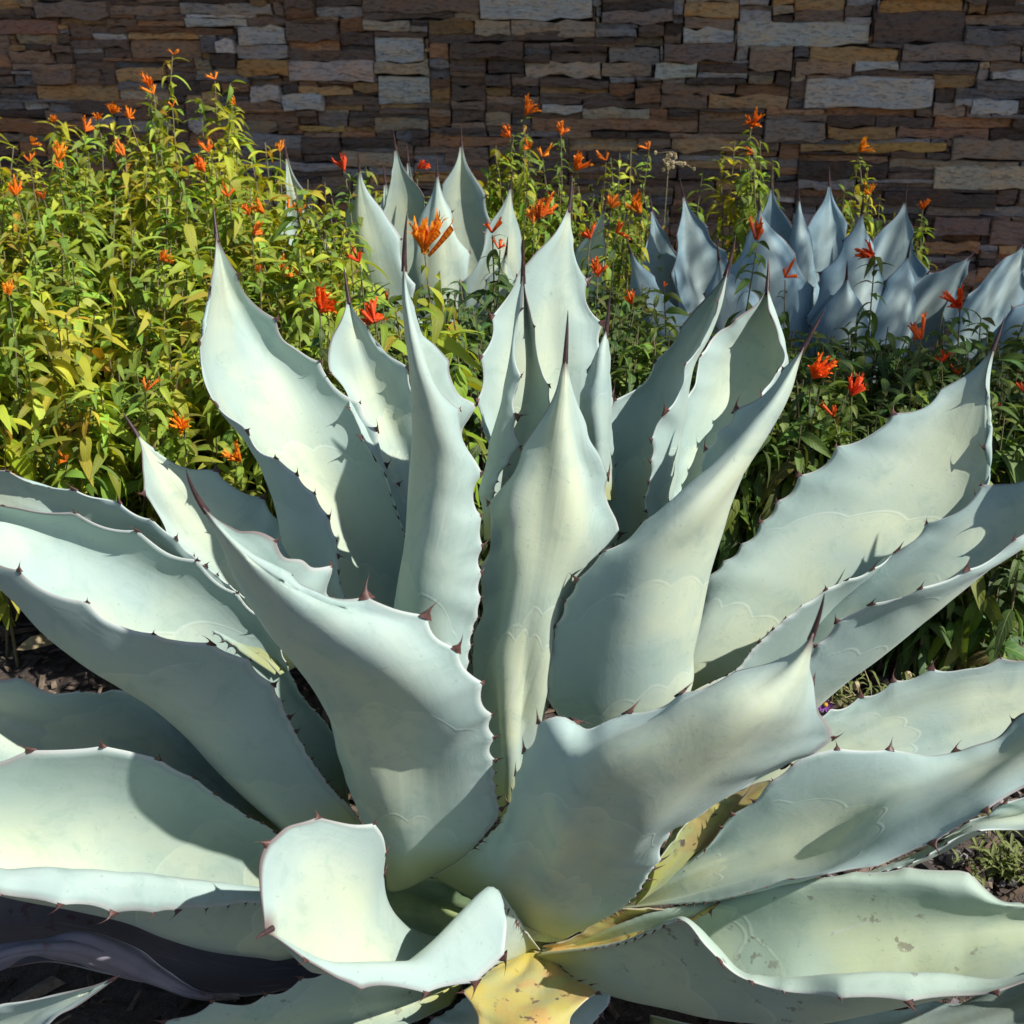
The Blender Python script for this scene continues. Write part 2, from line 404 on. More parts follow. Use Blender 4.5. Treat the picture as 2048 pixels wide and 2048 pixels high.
    # spine
    if spine and not simple:
        tip = np.mean([a[-1] for a, _ in res], 0); c0 = S[:, -1].mean(0); c1 = S[:, -4].mean(0)
        ax = tip-c0; L = np.linalg.norm(ax); t0 = (c0-c1)/max(np.linalg.norm(c0-c1), 1e-6)
        p0 = c0 - t0*.010; ctrl = c0 + t0*L*.5
        r0 = max(.0026, min(.0038, np.linalg.norm(S[:, -1]-c0, axis=1).max()*1.05))
        V = []; Fs = []; Rn = 8; K = 8
        for q in range(K):
            t = q/(K-1)*.985; c = (1-t)**2*p0 + 2*t*(1-t)*ctrl + t*t*tip; d = 2*(1-t)*(ctrl-p0)+2*t*(tip-ctrl); d /= np.linalg.norm(d)
            x = np.cross(d, [.3, .8, .5]); x /= np.linalg.norm(x); y = np.cross(d, x); r = r0*(1-t)**.85+.0003
            for m_ in range(Rn):
                an = 2*math.pi*m_/Rn; V.append(c + x*r*math.cos(an) + y*r*math.sin(an) - org)
        V.append(tip-org)
        for q in range(K-1):
            for m_ in range(Rn): Fs.append((q*Rn+m_, q*Rn+(m_+1) % Rn, (q+1)*Rn+(m_+1) % Rn, (q+1)*Rn+m_))
        for m_ in range(Rn): Fs.append(((K-1)*Rn+m_, (K-1)*Rn+(m_+1) % Rn, len(V)-1))
        link('terminal_spine', mesh_from('terminal_spine', np.array(V), Fs), lf, M_SPINE)
    # teeth
    for side, pos, s, e0 in spots:
        if not teeth[side]: continue
        e = S[0] if side == 0 else S[-1]; inn = S[2] if side == 0 else S[-3]
        for p in pos:
            f = p/s[-1]
            q = np.array([np.interp(p, s, e[:, k]) for k in range(3)]); qi = np.array([np.interp(p, s, inn[:, k]) for k in range(3)])
            qa = np.array([np.interp(min(p+.006, s[-1]), s, e[:, k]) for k in range(3)])
            tx = qa-q; tx /= max(np.linalg.norm(tx), 1e-6); z = q-qi; z -= tx*np.dot(z, tx); nz = np.linalg.norm(z)
            if nz < 1e-6: continue
            z /= nz; z += r_.normal(0, .16, 3); z -= tx*np.dot(z, tx); z /= np.linalg.norm(z); y = np.cross(z, tx)
            sc = tooth*(.38 + .75*min(1, f/.55))*r_.uniform(.5, 1.55)
            if f > .8: sc *= .7
            o = link('tooth', TEETH[r_.integers(0, 4)], lf)
            M4 = Matrix(((tx[0], y[0], z[0], 0), (tx[1], y[1], z[1], 0), (tx[2], y[2], z[2], 0), (0, 0, 0, 1)))
            o.matrix_local = Matrix.Translation(Vector(q-org)) @ M4 @ Matrix.Diagonal((sc, sc, sc, 1))
    return lf

# ------------------------------------------------------------------ the big agave
AX = P(1065, 1800, 1.40)                                    # axis of the rosette
MAIN = empty('agave_plant', (float(AX[0]), 1.40, 0.0),
             'huge pale blue-green agave rosette with broad toothed leaves filling the foreground bed', 'agave')
def ML(rows, **k): return agave_leaf(MAIN, rows, **k)

# short stem hidden in the heart, with old leaf bases
def stem(root, r, h, name='stem'):
    V = []; F = []; R = 28; K = 12
    for i in range(K):
        t = i/(K-1); rr = r*(1.0-.75*t**1.6)
        for j in range(R):
            a = 2*math.pi*j/R; q = rr*(1+.10*math.sin(5*a+i*1.3)+.05*math.sin(11*a-i))
            V.append((q*math.cos(a), q*math.sin(a), -.03+t*(h+.03)))
    V.append((0, 0, h+.01))
    for i in range(K-1):
        for j in range(R): F.append((i*R+j, i*R+(j+1) % R, (i+1)*R+(j+1) % R, (i+1)*R+j))
    for j in range(R): F.append(((K-1)*R+j, (K-1)*R+(j+1) % R, len(V)-1))
    return link(name, mesh_from(name, np.array(V), F), root, M_STEM)
stem(MAIN, .165, .34)

# --- leaves behind the heart
ML([row([(840,1150),(760,950),(690,800),(660,740),(658,715),(662,686),(676,644),(690,582),(687,530)], 1.45,1.60,1.72),
    row([(850,1150),(800,950),(745,780),(712,670),(687,530)], 1.47,1.66,1.72),
    row([(860,1150),(870,950),(850,800),(813,727),(792,706),(767,686),(734,653),(709,615),(694,570),(687,530)], 1.45,1.62,1.72)],
   seed=1, label='leaf with the shadow of a flower spray on it')
ML([row([(1050,1150),(1000,1000),(975,916),(962,870),(951,815),(951,780),(958,714),(975,657),(993,600),(1050,534),(1068,512),(1103,468),(1120,433),(1138,394),(1144,350)], 1.48,1.57,1.72),
    row([(1090,1150),(1075,950),(1070,750),(1098,560),(1136,440),(1144,350)], 1.51,1.635,1.72),
    row([(1150,1150),(1190,950),(1210,780),(1211,700),(1206,644),(1199,630),(1182,583),(1169,530),(1153,482),(1147,438),(1144,350)], 1.50,1.66,1.73)],
   seed=2, spine=.045)
ML([row([(1330,1080),(1360,850),(1419,675),(1436,655),(1458,648),(1489,622),(1511,596),(1531,556),(1536,515)], 1.47,1.60,1.75),
    row([(1380,1080),(1420,880),(1480,740),(1522,630),(1536,515)], 1.49,1.69,1.76),
    row([(1430,1060),(1490,870),(1555,745),(1550,650),(1537,515)], 1.47,1.68,1.75),
    row([(1410,1050),(1480,860),(1525,790),(1562,730),(1566,708),(1555,679),(1543,631),(1539,569),(1537,515)], 1.42,1.57,1.74)],
   seed=3)
# --- left, upright, broad inner face
ML([row([(800,1330),(720,1230),(684,1170),(676,1083),(660,1038),(631,996),(569,930),(515,893),(486,845),(440,814),(411,769),(398,723),(397,669),(411,624),(419,545),(424,454),(426,405)], 1.34,1.38,1.46,1.68),
    row([(795,1335),(690,1240),(600,1120),(577,1087),(562,1035),(543,982),(504,900),(455,840),(425,785),(408,720),(415,650),(428,560),(428,480),(426,405)], 1.37,1.43,1.51,1.68),
    row([(815,1340),(740,1180),(690,1040),(640,940),(590,850),(530,740),(480,640),(445,530),(426,405)], 1.42,1.57,1.66,1.69),
    row([(830,1330),(825,1100),(821,1013),(794,961),(776,942),(771,893),(742,839),(709,793),(680,756),(640,719),(612,688),(585,670),(548,626),(508,578),(482,545),(457,495),(436,447),(426,405)], 1.44,1.56,1.66,1.69)],
   seed=4)
ML([row([(560,1350),(420,1200),(299,1034),(289,996),(287,959),(283,926),(277,884),(262,851),(246,825)], 1.36,1.42,1.48),
    row([(600,1330),(500,1180),(390,1040),(310,930),(246,825)], 1.38,1.475,1.49),
    row([(660,1300),(610,1180),(577,1087),(564,1050),(548,1013),(519,988),(477,959),(448,947),(419,932),(378,922),(320,901),(283,872),(246,825)], 1.38,1.50,1.50)],
   seed=5, spine=.03)
# --- the heart
ML([row([(990,1080),(993,969),(1019,925),(1041,894),(1037,863),(1035,815),(1044,780),(1041,723),(1041,657),(1046,590),(1047,462)], 1.38,1.41,1.47),
    row([(975,1080),(971,1013),(965,986),(976,942),(993,868),(1011,789),(1022,723),(1030,657),(1037,583),(1041,525),(1047,462)], 1.40,1.43,1.47),
    row([(1020,1080),(1040,950),(1055,830),(1058,720),(1052,600),(1047,462)], 1.47,1.52,1.48),
    row([(1120,1050),(1110,880),(1101,776),(1090,736),(1072,675),(1055,596),(1050,530),(1047,462)], 1.45,1.48,1.48)],
   seed=6, spine=.06, wob=.002)
ML([row([(1180,1000),(1155,880),(1151,793),(1160,771),(1177,736),(1195,692),(1211,640),(1221,582)], 1.42,1.44,1.47),
    row([(1195,1000),(1195,880),(1190,790),(1204,690),(1221,582)], 1.40,1.41,1.47),
    row([(1212,1000),(1212,934),(1211,850),(1214,820),(1214,745),(1214,690),(1216,640),(1221,582)], 1.44,1.45,1.47),
    row([(1232,1000),(1228,880),(1224,800),(1218,745),(1218,680),(1221,582)], 1.50,1.50,1.48)],
   seed=7, spine=.055, wob=.002)
ML([row([(920,1500),(930,1400),(943,1298),(965,1184),(969,1118),(972,1052),(964,1021),(960,980),(966,930),(945,876),(925,826),(904,793),(858,744),(834,682),(819,632),(815,560),(814,508),(815,420)], 1.28,1.30,1.31,1.36),
    row([(895,1500),(880,1380),(870,1200),(880,1050),(890,930),(865,820),(835,730),(817,650),(808,570),(809,500),(815,420)], 1.26,1.265,1.285,1.36),
    row([(870,1500),(830,1400),(799,1250),(805,1166),(817,1087),(825,980),(829,876),(823,785),(817,723),(809,648),(802,578),(802,520),(810,470),(815,420)], 1.30,1.31,1.33,1.36),
    row([(930,1500),(960,1250),(950,1000),(937,860),(949,831),(952,810),(929,789),(904,744),(896,723),(880,686),(858,665),(852,645),(842,625),(825,586),(818,545),(815,420)], 1.40,1.44,1.44,1.38)],
   seed=8, spine=.065, wob=.006)
ML([row([(1250,1150),(1206,1000),(1206,903),(1208,828),(1239,789),(1283,754),(1318,710),(1370,644),(1414,587),(1450,539),(1463,508),(1471,470)], 1.46,1.55,1.58),
    row([(1270,1150),(1265,1000),(1280,880),(1330,760),(1400,650),(1450,550),(1471,470)], 1.50,1.57,1.58),
    row([(1330,1150),(1340,1004),(1353,920),(1366,833),(1375,771),(1388,723),(1414,675),(1432,631),(1450,578),(1460,535),(1471,470)], 1.46,1.50,1.57),
    row([(1300,1150),(1296,1035),(1287,1008),(1296,964),(1302,899),(1305,850),(1331,824),(1357,771),(1366,736),(1392,690),(1423,630),(1447,575),(1462,520),(1471,470)], 1.40,1.44,1.56)],
   seed=9, spine=.05, wob=.002)
ML([row([(1000,1640),(975,1560),(950,1400),(943,1298),(962,1198),(971,1122),(973,1050),(974,1008),(984,973),(1011,938),(1046,894),(1081,842),(1103,789),(1112,736),(1127,679),(1136,620)], 1.34,1.36,1.40),
    row([(1015,1640),(1030,1450),(1060,1250),(1095,1050),(1120,880),(1130,750),(1136,620)], 1.28,1.295,1.395),
    row([(1040,1640),(1090,1450),(1160,1280),(1204,1150),(1240,1080),(1247,1043),(1234,1008),(1221,973),(1204,934),(1182,894),(1164,855),(1151,789),(1143,745),(1140,679),(1136,620)], 1.34,1.37,1.40)],
   seed=10, spine=.06, wob=.010)
# --- right of the heart
ML([row([(1230,1350),(1280,1100),(1340,1006),(1391,960),(1389,919),(1405,898),(1418,869),(1420,848),(1451,836),(1480,807),(1517,778),(1571,724),(1604,687),(1629,658),(1652,615)], 1.40,1.44,1.40),
    row([(1300,1480),(1376,1370),(1378,1304),(1389,1254),(1403,1188),(1414,1142),(1434,1072),(1463,998),(1496,931),(1538,848),(1579,778),(1596,737),(1621,675),(1652,615)], 1.32,1.33,1.38),
    row([(1230,1550),(1260,1400),(1270,1250),(1300,1120),(1380,1020),(1480,900),(1560,790),(1615,680),(1652,615)], 1.27,1.24,1.37),
    row([(1150,1550),(1113,1431),(1092,1400),(1087,1346),(1097,1304),(1113,1240),(1145,1177),(1198,1113),(1248,1084),(1294,1043),(1327,1014),(1372,981),(1422,935),(1455,902),(1513,832),(1567,757),(1596,712),(1623,670),(1652,615)], 1.30,1.30,1.375)],
   seed=11, spine=.055)
ML([row([(1330,1400),(1409,1163),(1463,1105),(1505,1060),(1554,998),(1604,944),(1662,898),(1732,848),(1766,836),(1799,822),(1848,803),(1911,762),(1952,724),(1989,679),(2010,632)], 1.46,1.60,1.64),
    row([(1330,1410),(1450,1220),(1600,1080),(1750,950),(1880,830),(1960,730),(2010,632)], 1.44,1.555,1.63),
    row([(1400,1440),(1500,1390),(1623,1310),(1687,1229),(1745,1165),(1800,1118),(1880,1070),(1945,1010),(1968,930),(1975,800),(2010,632)], 1.43,1.48,1.53,1.635),
    row([(1330,1440),(1376,1390),(1476,1337),(1505,1300),(1579,1229),(1654,1174),(1745,1126),(1828,1093),(1911,1047),(1956,993),(1971,956),(1971,911),(1969,848),(1971,786),(1981,724),(2000,665),(2010,632)], 1.34,1.38,1.50,1.63)],
   seed=12, spine=.045, wob=.008)
ML([row([(1400,1450),(1600,1250),(1800,1090),(1900,1010),(1985,956),(2014,948),(2048,938),(2120,880),(2200,780)], 1.42,1.46,1.44),
    row([(1430,1500),(1600,1330),(1750,1180),(1900,1080),(2050,990),(2200,780)], 1.40,1.41,1.43),
    row([(1480,1560),(1600,1440),(1662,1387),(1745,1320),(1828,1242),(1911,1176),(1993,1118),(2060,1070),(2140,960),(2200,780)], 1.36,1.34,1.40),
    row([(1450,1540),(1600,1330),(1683,1234),(1703,1221),(1745,1205),(1786,1186),(1828,1176),(1894,1147),(1956,1126),(2006,1097),(2048,1070),(2130,960),(2200,780)], 1.33,1.27,1.40)],
   seed=13)
# --- left, reaching out of the bed
ML([row([(560,1250),(480,1190),(392,1118),(329,1055),(276,1023),(201,991),(80,959),(0,933),(-120,900),(-260,900)], 1.37,1.38,1.38),
    row([(560,1300),(400,1180),(250,1080),(80,1010),(-100,960),(-260,900)], 1.38,1.405,1.39),
    row([(550,1350),(400,1250),(250,1160),(80,1090),(-100,1000),(-260,900)], 1.36,1.38,1.38)], seed=14)
ML([row([(560,1640),(400,1500),(315,1410),(269,1378),(228,1370),(207,1378),(116,1381),(50,1356),(0,1347),(-150,1330),(-300,1400)], 1.36,1.30,1.25),
    row([(560,1660),(400,1560),(200,1470),(0,1430),(-150,1400),(-300,1400)], 1.36,1.33,1.26),
    row([(560,1700),(400,1650),(200,1600),(0,1570),(-150,1500),(-300,1410)], 1.32,1.24,1.22)], seed=15)
ML([row([(700,1640),(689,1540),(667,1461),(611,1398),(578,1335),(552,1279),(514,1223),(466,1182),(406,1126),(317,1077),(179,1029),(52,1008),(0,1008),(-130,960),(-260,940)], 1.36,1.36,1.30),
    row([(710,1660),(660,1560),(600,1440),(530,1330),(420,1220),(280,1130),(100,1060),(-100,1000),(-260,940)], 1.36,1.38,1.32),
    row([(640,1720),(563,1650),(497,1592),(435,1530),(381,1472),(315,1414),(265,1376),(166,1306),(89,1248),(40,1200),(0,1165),(-100,1060),(-260,940)], 1.30,1.26,1.27),
    row([(740,1680),(712,1629),(663,1571),(621,1505),(584,1438),(569,1409),(542,1360),(509,1331),(468,1300),(377,1275),(306,1265),(250,1237),(160,1195),(64,1150),(0,1122),(-120,1040),(-260,940)], 1.28,1.18,1.25)],
   seed=16)
# --- front left, back of the leaf toward us, spine curled
ML([row([(840,1640),(720,1400),(680,1220),(672,1166),(668,1133),(639,1120),(622,1096),(585,1096),(552,1079),(515,1062),(482,1058),(465,1046),(432,1021),(395,985),(372,938)], 1.36,1.27,1.13),
    row([(780,1760),(768,1685),(731,1632),(700,1548),(668,1452),(625,1357),(551,1261),(482,1166),(448,1104),(407,1038),(386,992),(372,938)], 1.27,1.19,1.12),
    row([(820,1770),(820,1600),(800,1450),(740,1320),(650,1240),(540,1160),(450,1070),(395,995),(372,938)], 1.23,1.09,1.11),
    row([(877,1745),(914,1720),(976,1662),(1003,1625),(997,1592),(993,1554),(993,1488),(988,1430),(968,1368),(943,1327),(893,1269),(850,1225),(792,1197),(730,1191),(664,1180),(610,1166),(573,1149),(515,1120),(465,1079),(415,1021),(390,984),(372,938)], 1.25,1.13,1.12,1.11)],
   seed=17, spine=.05, wob=.010, tooth=.016)
ML([row([(864,1753),(930,1708),(976,1666),(1013,1608),(1034,1530),(1059,1480),(1092,1443),(1115,1430),(1142,1447),(1175,1455),(1216,1436),(1248,1428),(1294,1416),(1331,1401),(1368,1378),(1414,1366),(1505,1329),(1579,1296),(1621,1254),(1649,1186)], 1.26,1.17,1.12,1.07),
    row([(960,1800),(1060,1720),(1130,1600),(1220,1520),(1330,1470),(1450,1410),(1560,1340),(1620,1270),(1649,1186)], 1.25,1.06,1.02,1.06),
    row([(1060,1850),(1160,1740),(1260,1640),(1360,1560),(1470,1490),(1570,1420),(1625,1310),(1649,1186)], 1.25,1.05,1.02,1.06),
    row([(1129,1877),(1224,1836),(1269,1786),(1310,1724),(1356,1658),(1414,1629),(1480,1592),(1559,1546),(1604,1513),(1641,1480),(1662,1448),(1640,1405),(1627,1331),(1625,1269),(1649,1186)], 1.27,1.12,1.10,1.07)],
   seed=18, spine=.05, wob=.009, tooth=.015)
# --- right, low
ML([row([(1350,1640),(1500,1500),(1600,1440),(1700,1401),(1753,1376),(1815,1347),(1873,1331),(1931,1312),(1977,1314),(2048,1306),(2150,1310),(2280,1360)], 1.36,1.40,1.36),
    row([(1340,1680),(1500,1580),(1700,1500),(1850,1460),(2000,1430),(2150,1400),(2280,1360)], 1.36,1.36,1.34),
    row([(1320,1720),(1500,1650),(1700,1590),(1900,1550),(2050,1500),(2280,1370)], 1.32,1.30,1.30)], seed=19)
ML([row([(1250,1812),(1331,1749),(1372,1728),(1414,1695),(1463,1633),(1513,1600),(1530,1575),(1567,1546),(1608,1511),(1653,1499),(1715,1497),(1809,1500),(1866,1507),(1911,1504),(1948,1489),(1996,1472),(2027,1441),(2048,1422),(2140,1385),(2270,1370)], 1.30,1.25,1.25,1.25),
    row([(1240,1815),(1370,1740),(1500,1690),(1640,1640),(1780,1580),(1900,1555),(2000,1520),(2110,1450),(2270,1375)], 1.30,1.25,1.20,1.22),
    row([(1245,1820),(1400,1780),(1636,1728),(1775,1651),(1869,1614),(1925,1591),(2005,1545),(2120,1480),(2270,1380)], 1.29,1.17,1.12,1.18),
    row([(1240,1818),(1414,1800),(1546,1774),(1662,1753),(1772,1728),(1854,1690),(1934,1645),(1982,1614),(2048,1578),(2140,1510),(2270,1385)], 1.28,1.11,1.07,1.15)],
   seed=20, wob=.003, scall=.05)
ML([row([(1700,1760),(1850,1700),(1934,1648),(1982,1616),(2048,1583),(2150,1540),(2280,1500)], 1.25,1.24,1.22),
    row([(1700,1765),(1850,1708),(1954,1650),(2048,1622),(2150,1600),(2280,1510)], 1.25,1.25,1.22),
    row([(1690,1770),(1850,1712),(1954,1661),(2048,1659),(2150,1650),(2280,1540)], 1.20,1.19,1.20)], seed=21)
# --- front, curled gutters near the ground
ML([row([(640,1790),(547,1658),(489,1627),(435,1588),(402,1563),(352,1534),(248,1496),(130,1492),(50,1503),(0,1519),(-150,1560),(-300,1640)], 1.30,1.20,1.12),
    row([(650,1800),(500,1720),(350,1680),(200,1650),(0,1650),(-150,1640),(-300,1650)], 1.30,1.22,1.10),
    row([(670,1880),(560,1912),(525,1907),(417,1893),(326,1867),(254,1838),(150,1812),(0,1785),(-150,1740),(-300,1660)], 1.26,1.14,1.07),
    row([(650,1800),(484,1774),(422,1768),(207,1753),(100,1746),(0,1742),(-150,1700),(-300,1650)], 1.22,1.06,1.02),
    row([(650,1830),(482,1806),(446,1814),(355,1822),(250,1829),(145,1814),(40,1803),(0,1790),(-150,1735),(-300,1655)], 1.20,1.03,1.00)],
   seed=22, wob=.002, teeth=(1, 1), scall=.09)
ML([row([(1050,1890),(960,1886),(893,1882),(838,1875),(802,1857),(773,1832),(763,1806),(768,1745),(772,1668),(755,1650),(713,1638),(661,1633),(576,1643),(549,1660),(502,1689),(487,1727),(485,1774),(494,1817),(511,1879)], 1.30,1.22,1.12,1.02,.95),
    row([(1055,1895),(950,1896),(850,1890),(760,1850),(690,1770),(620,1745),(560,1780),(525,1830),(511,1879)], 1.30,1.16,1.06,.95),
    row([(1060,1900),(950,1935),(850,1945),(750,1945),(650,1938),(580,1915),(535,1890),(511,1879)], 1.28,1.08,1.02,.95),
    row([(1070,1895),(1030,1835),(990,1786),(979,1775),(968,1786),(930,1835),(880,1893),(845,1925),(791,1932),(700,1930),(620,1926),(560,1905),(525,1885),(511,1879)], 1.26,1.10,1.03,.98,.95),
    row([(1080,1900),(1045,1855),(1000,1793),(985,1778),(995,1792),(1007,1814),(1018,1868),(998,1931),(925,1977),(835,1988),(766,1984),(690,1972),(640,1955),(570,1923),(511,1879)], 1.25,1.09,1.01,.96,.935)],
   seed=23, spine=.034, wob=.0015, tooth=.014, scall=.11, nu=31, nv=160)
ML([row([(1140,1890),(1280,1830),(1350,1812),(1426,1800),(1505,1780),(1530,1772),(1608,1762),(1662,1750),(1724,1742),(1745,1739),(1828,1735),(1927,1739),(1973,1768),(2010,1795),(2060,1806),(2200,1815),(2360,1850)], 1.28,1.21,1.15,1.12),
    row([(1140,1892),(1280,1834),(1350,1818),(1426,1806),(1505,1787),(1530,1776),(1608,1764),(1662,1756),(1724,1757),(1790,1759),(1844,1759),(1894,1769),(1948,1781),(1985,1798),(2060,1812),(2200,1822),(2360,1850)], 1.27,1.19,1.13,1.11),
    row([(1140,1900),(1300,1860),(1450,1850),(1600,1840),(1750,1835),(1900,1835),(2050,1840),(2200,1845),(2360,1850)], 1.28,1.18,1.14,1.10),
    row([(1075,1912),(1142,1952),(1229,1985),(1340,2010),(1424,2031),(1538,2042),(1633,2043),(1786,2014),(1900,1990),(2000,1965),(2120,1935),(2240,1900),(2360,1850)], 1.26,1.08,1.04,1.06),
    row([(1080,1908),(1245,1886),(1303,1863),(1376,1840),(1430,1890),(1478,1940),(1525,1952),(1600,1956),(1683,1954),(1786,1954),(1869,1957),(1950,1963),(2000,1962),(2100,1935),(2230,1890),(2360,1850)], 1.24,1.08,1.0,1.0,1.03),
    row([(1078,1910),(1245,1888),(1303,1865),(1370,1841),(1412,1890),(1470,1946),(1530,1972),(1592,1987),(1716,1999),(1799,2004),(1919,2000),(1985,1985),(2060,1958),(2200,1905),(2360,1850)], 1.235,1.06,.98,.97,1.02)],
   seed=24, mat=M_SPOT, wob=.002, tooth=.013, scall=.09, nu=33, nv=160, label='curled leaf with a line of brown scars on its back')
ML([row([(1300,2030),(1450,2055),(1640,2030),(1786,2004),(1919,1985),(2048,1930),(2200,1850)], 1.20,1.15,1.10),
    row([(1300,2040),(1450,2090),(1700,2085),(1900,2050),(2080,1990),(2220,1900)], 1.20,1.10,1.05),
    row([(1300,2060),(1450,2150),(1700,2150),(1900,2120),(2100,2060),(2250,1960)], 1.15,1.02,1.0)], seed=25)
# --- olive, shaded leaf at the bottom of the heart
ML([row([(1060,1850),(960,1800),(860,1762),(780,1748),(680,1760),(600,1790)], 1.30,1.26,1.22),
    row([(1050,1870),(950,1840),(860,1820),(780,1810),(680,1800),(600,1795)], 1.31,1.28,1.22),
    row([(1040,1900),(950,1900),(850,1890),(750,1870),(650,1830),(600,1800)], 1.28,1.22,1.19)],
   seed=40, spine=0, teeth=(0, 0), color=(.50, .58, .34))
# --- old leaves at the foot
ML([row([(1085,1892),(1137,1882),(1237,1818),(1300,1815),(1394,1812),(1440,1800)], 1.27,1.25,1.21),
    row([(1080,1900),(1180,1880),(1280,1845),(1380,1825),(1440,1802)], 1.28,1.26,1.21),
    row([(1078,1912),(1183,1915),(1245,1895),(1303,1875),(1380,1852),(1440,1806)], 1.26,1.22,1.19)],
   seed=26, mat=M_YEL, spine=0, label='yellowing old leaf wedged beside the curled leaf', teeth=(0, 1))
ML([row([(1310,1730),(1360,1660),(1420,1610),(1480,1575),(1540,1560)], 1.23,1.28,1.31),
    row([(1290,1780),(1380,1700),(1450,1640),(1520,1600),(1560,1575)], 1.25,1.30,1.32),
    row([(1270,1810),(1370,1740),(1470,1680),(1540,1630),(1580,1590)], 1.26,1.31,1.32)],
   seed=27, mat=M_YEL, spine=0, teeth=(0, 0), color=(.72, .86, .9), label='yellow-green dying leaf behind the front leaf')
ML([row([(1040,1905),(1000,1925),(960,1948),(925,1980),(930,2010),(945,2048),(960,2150),(1040,2300)], 1.26,1.12,1.02,.95),
    row([(1060,1905),(1060,1950),(1050,2000),(1045,2060),(1050,2150),(1050,2300)], 1.26,1.08,1.0,.95),
    row([(1078,1905),(1145,1950),(1200,1985),(1180,2006),(1142,2048),(1110,2150),(1060,2300)], 1.26,1.12,1.04,.95)],
   seed=28, mat=M_YEL, spine=0, label='yellow and orange dying leaf with purple scars', wob=.003)
ML([row([(1000,1960),(930,1994),(905,2014),(850,2045),(800,2100),(790,2260),(900,2400)], 1.22,1.10,1.0),
    row([(1050,1960),(1020,2050),(960,2120),(920,2250),(920,2400)], 1.22,1.09,1.0),
    row([(1120,1960),(1225,1988),(1180,2060),(1120,2150),(1020,2300),(940,2400)], 1.22,1.12,1.0)], seed=29, spine=0)
ML([row([(950,1920),(780,1930),(616,1952),(536,1985),(456,1996),(398,2010),(342,2029),(322,2048),(250,2110),(150,2250)], 1.25,1.16,1.05),
    row([(930,1960),(760,2000),(600,2050),(450,2090),(300,2140),(150,2255)], 1.25,1.14,1.03),
    row([(900,2010),(750,2080),(600,2150),(400,2250),(250,2280),(150,2260)], 1.20,1.05,1.0)], seed=30, mat=M_SPOT)
ML([row([(750,1850),(500,1850),(300,1780),(100,1740),(0,1730),(-200,1760)], 1.31,1.28,1.22),
    row([(760,1880),(500,1900),(300,1860),(100,1830),(0,1830),(-200,1800)], 1.31,1.28,1.21),
    row([(760,1930),(540,1985),(460,1992),(370,1975),(300,1960),(220,1950),(100,1925),(0,1935),(-200,1900)], 1.28,1.22,1.2)],
   seed=31, mat=M_DRY, label='withered grey leaf in shade', teeth=(1, 0))
ML([row([(480,1990),(400,1983),(360,1958),(315,1925),(290,1905),(255,1887),(200,1868),(150,1862),(90,1877),(0,1892),(-120,1930)], 1.2,1.17,1.14),
    row([(480,1992),(400,1990),(320,1955),(230,1915),(150,1890),(60,1895),(0,1910),(-120,1950)], 1.2,1.15,1.12),
    row([(480,1996),(400,1994),(330,1977),(240,1952),(150,1925),(60,1908),(0,1935),(-120,1980)], 1.2,1.17,1.13)],
   seed=32, mat=M_DRY, label='withered curling purple-grey leaf', teeth=(0, 0), spine=0, color=(1.7, 1.75, 1.95), wob=.003)
ML([row([(-250,2030),(0,2006),(72,1994),(174,1976),(240,1950)], 1.10,1.06,1.04),
    row([(-250,2110),(0,2060),(100,2015),(180,1985),(240,1950)], 1.11,1.08,1.04),
    row([(-250,2200),(0,2120),(105,2048),(156,2009),(210,1972),(240,1950)], 1.02,1.03,1.04)],
   seed=33, label='pale leaf tip turned back over the soil', teeth=(0, 0), spine=.01)

# ------------------------------------------------------------------ agaves behind
def back_leaf(root, tip, base, w, Yt, Yb, bend=0.0, face='in', mat=None, seed=0, roll=0.0, gut=.045, color=(1, 1, 1)):
    """leaf by its tip, base, width; bend swings the middle sideways, gut is the depth of the gutter"""
    tip = np.array(tip, float); base = np.array(base, float); d = tip-base; nrm = np.array([-d[1], d[0]])/np.linalg.norm(d)
    if nrm[0] < 0: nrm = -nrm
    rows = [[], [], []]; K = 11
    for i in range(K):
        t = i/(K-1)
        s_ = max(0, (t-.60)/.40); prof = min(1, .62+.95*t) * (.5+.5*math.cos(math.pi*s_**1.0)) if t < 1 else 0
        c = base + d*t + nrm*bend*math.sin(math.pi*t*.9)
        Y = Yb + (Yt-Yb)*(t**1.1)
        g = gut*prof*(1 if face == 'in' else -1)
        hwp = w*.60*prof
        rows[0].append(P(*(c-nrm*hwp), Y - roll*prof)); rows[1].append(P(*(c + nrm*w*.12*roll/.1*prof), Y+g)); rows[2].append(P(*(c+nrm*hwp), Y+roll*prof))
    return agave_leaf(root, rows, mat=mat, nu=13, nv=70, spine=.04, wob=.005, seed=seed, tooth=.012, color=tuple(np.array(color)*np.random.default_rng(seed).uniform(.82, 1.12)), teeth=(1, 1), pitch=1.5)

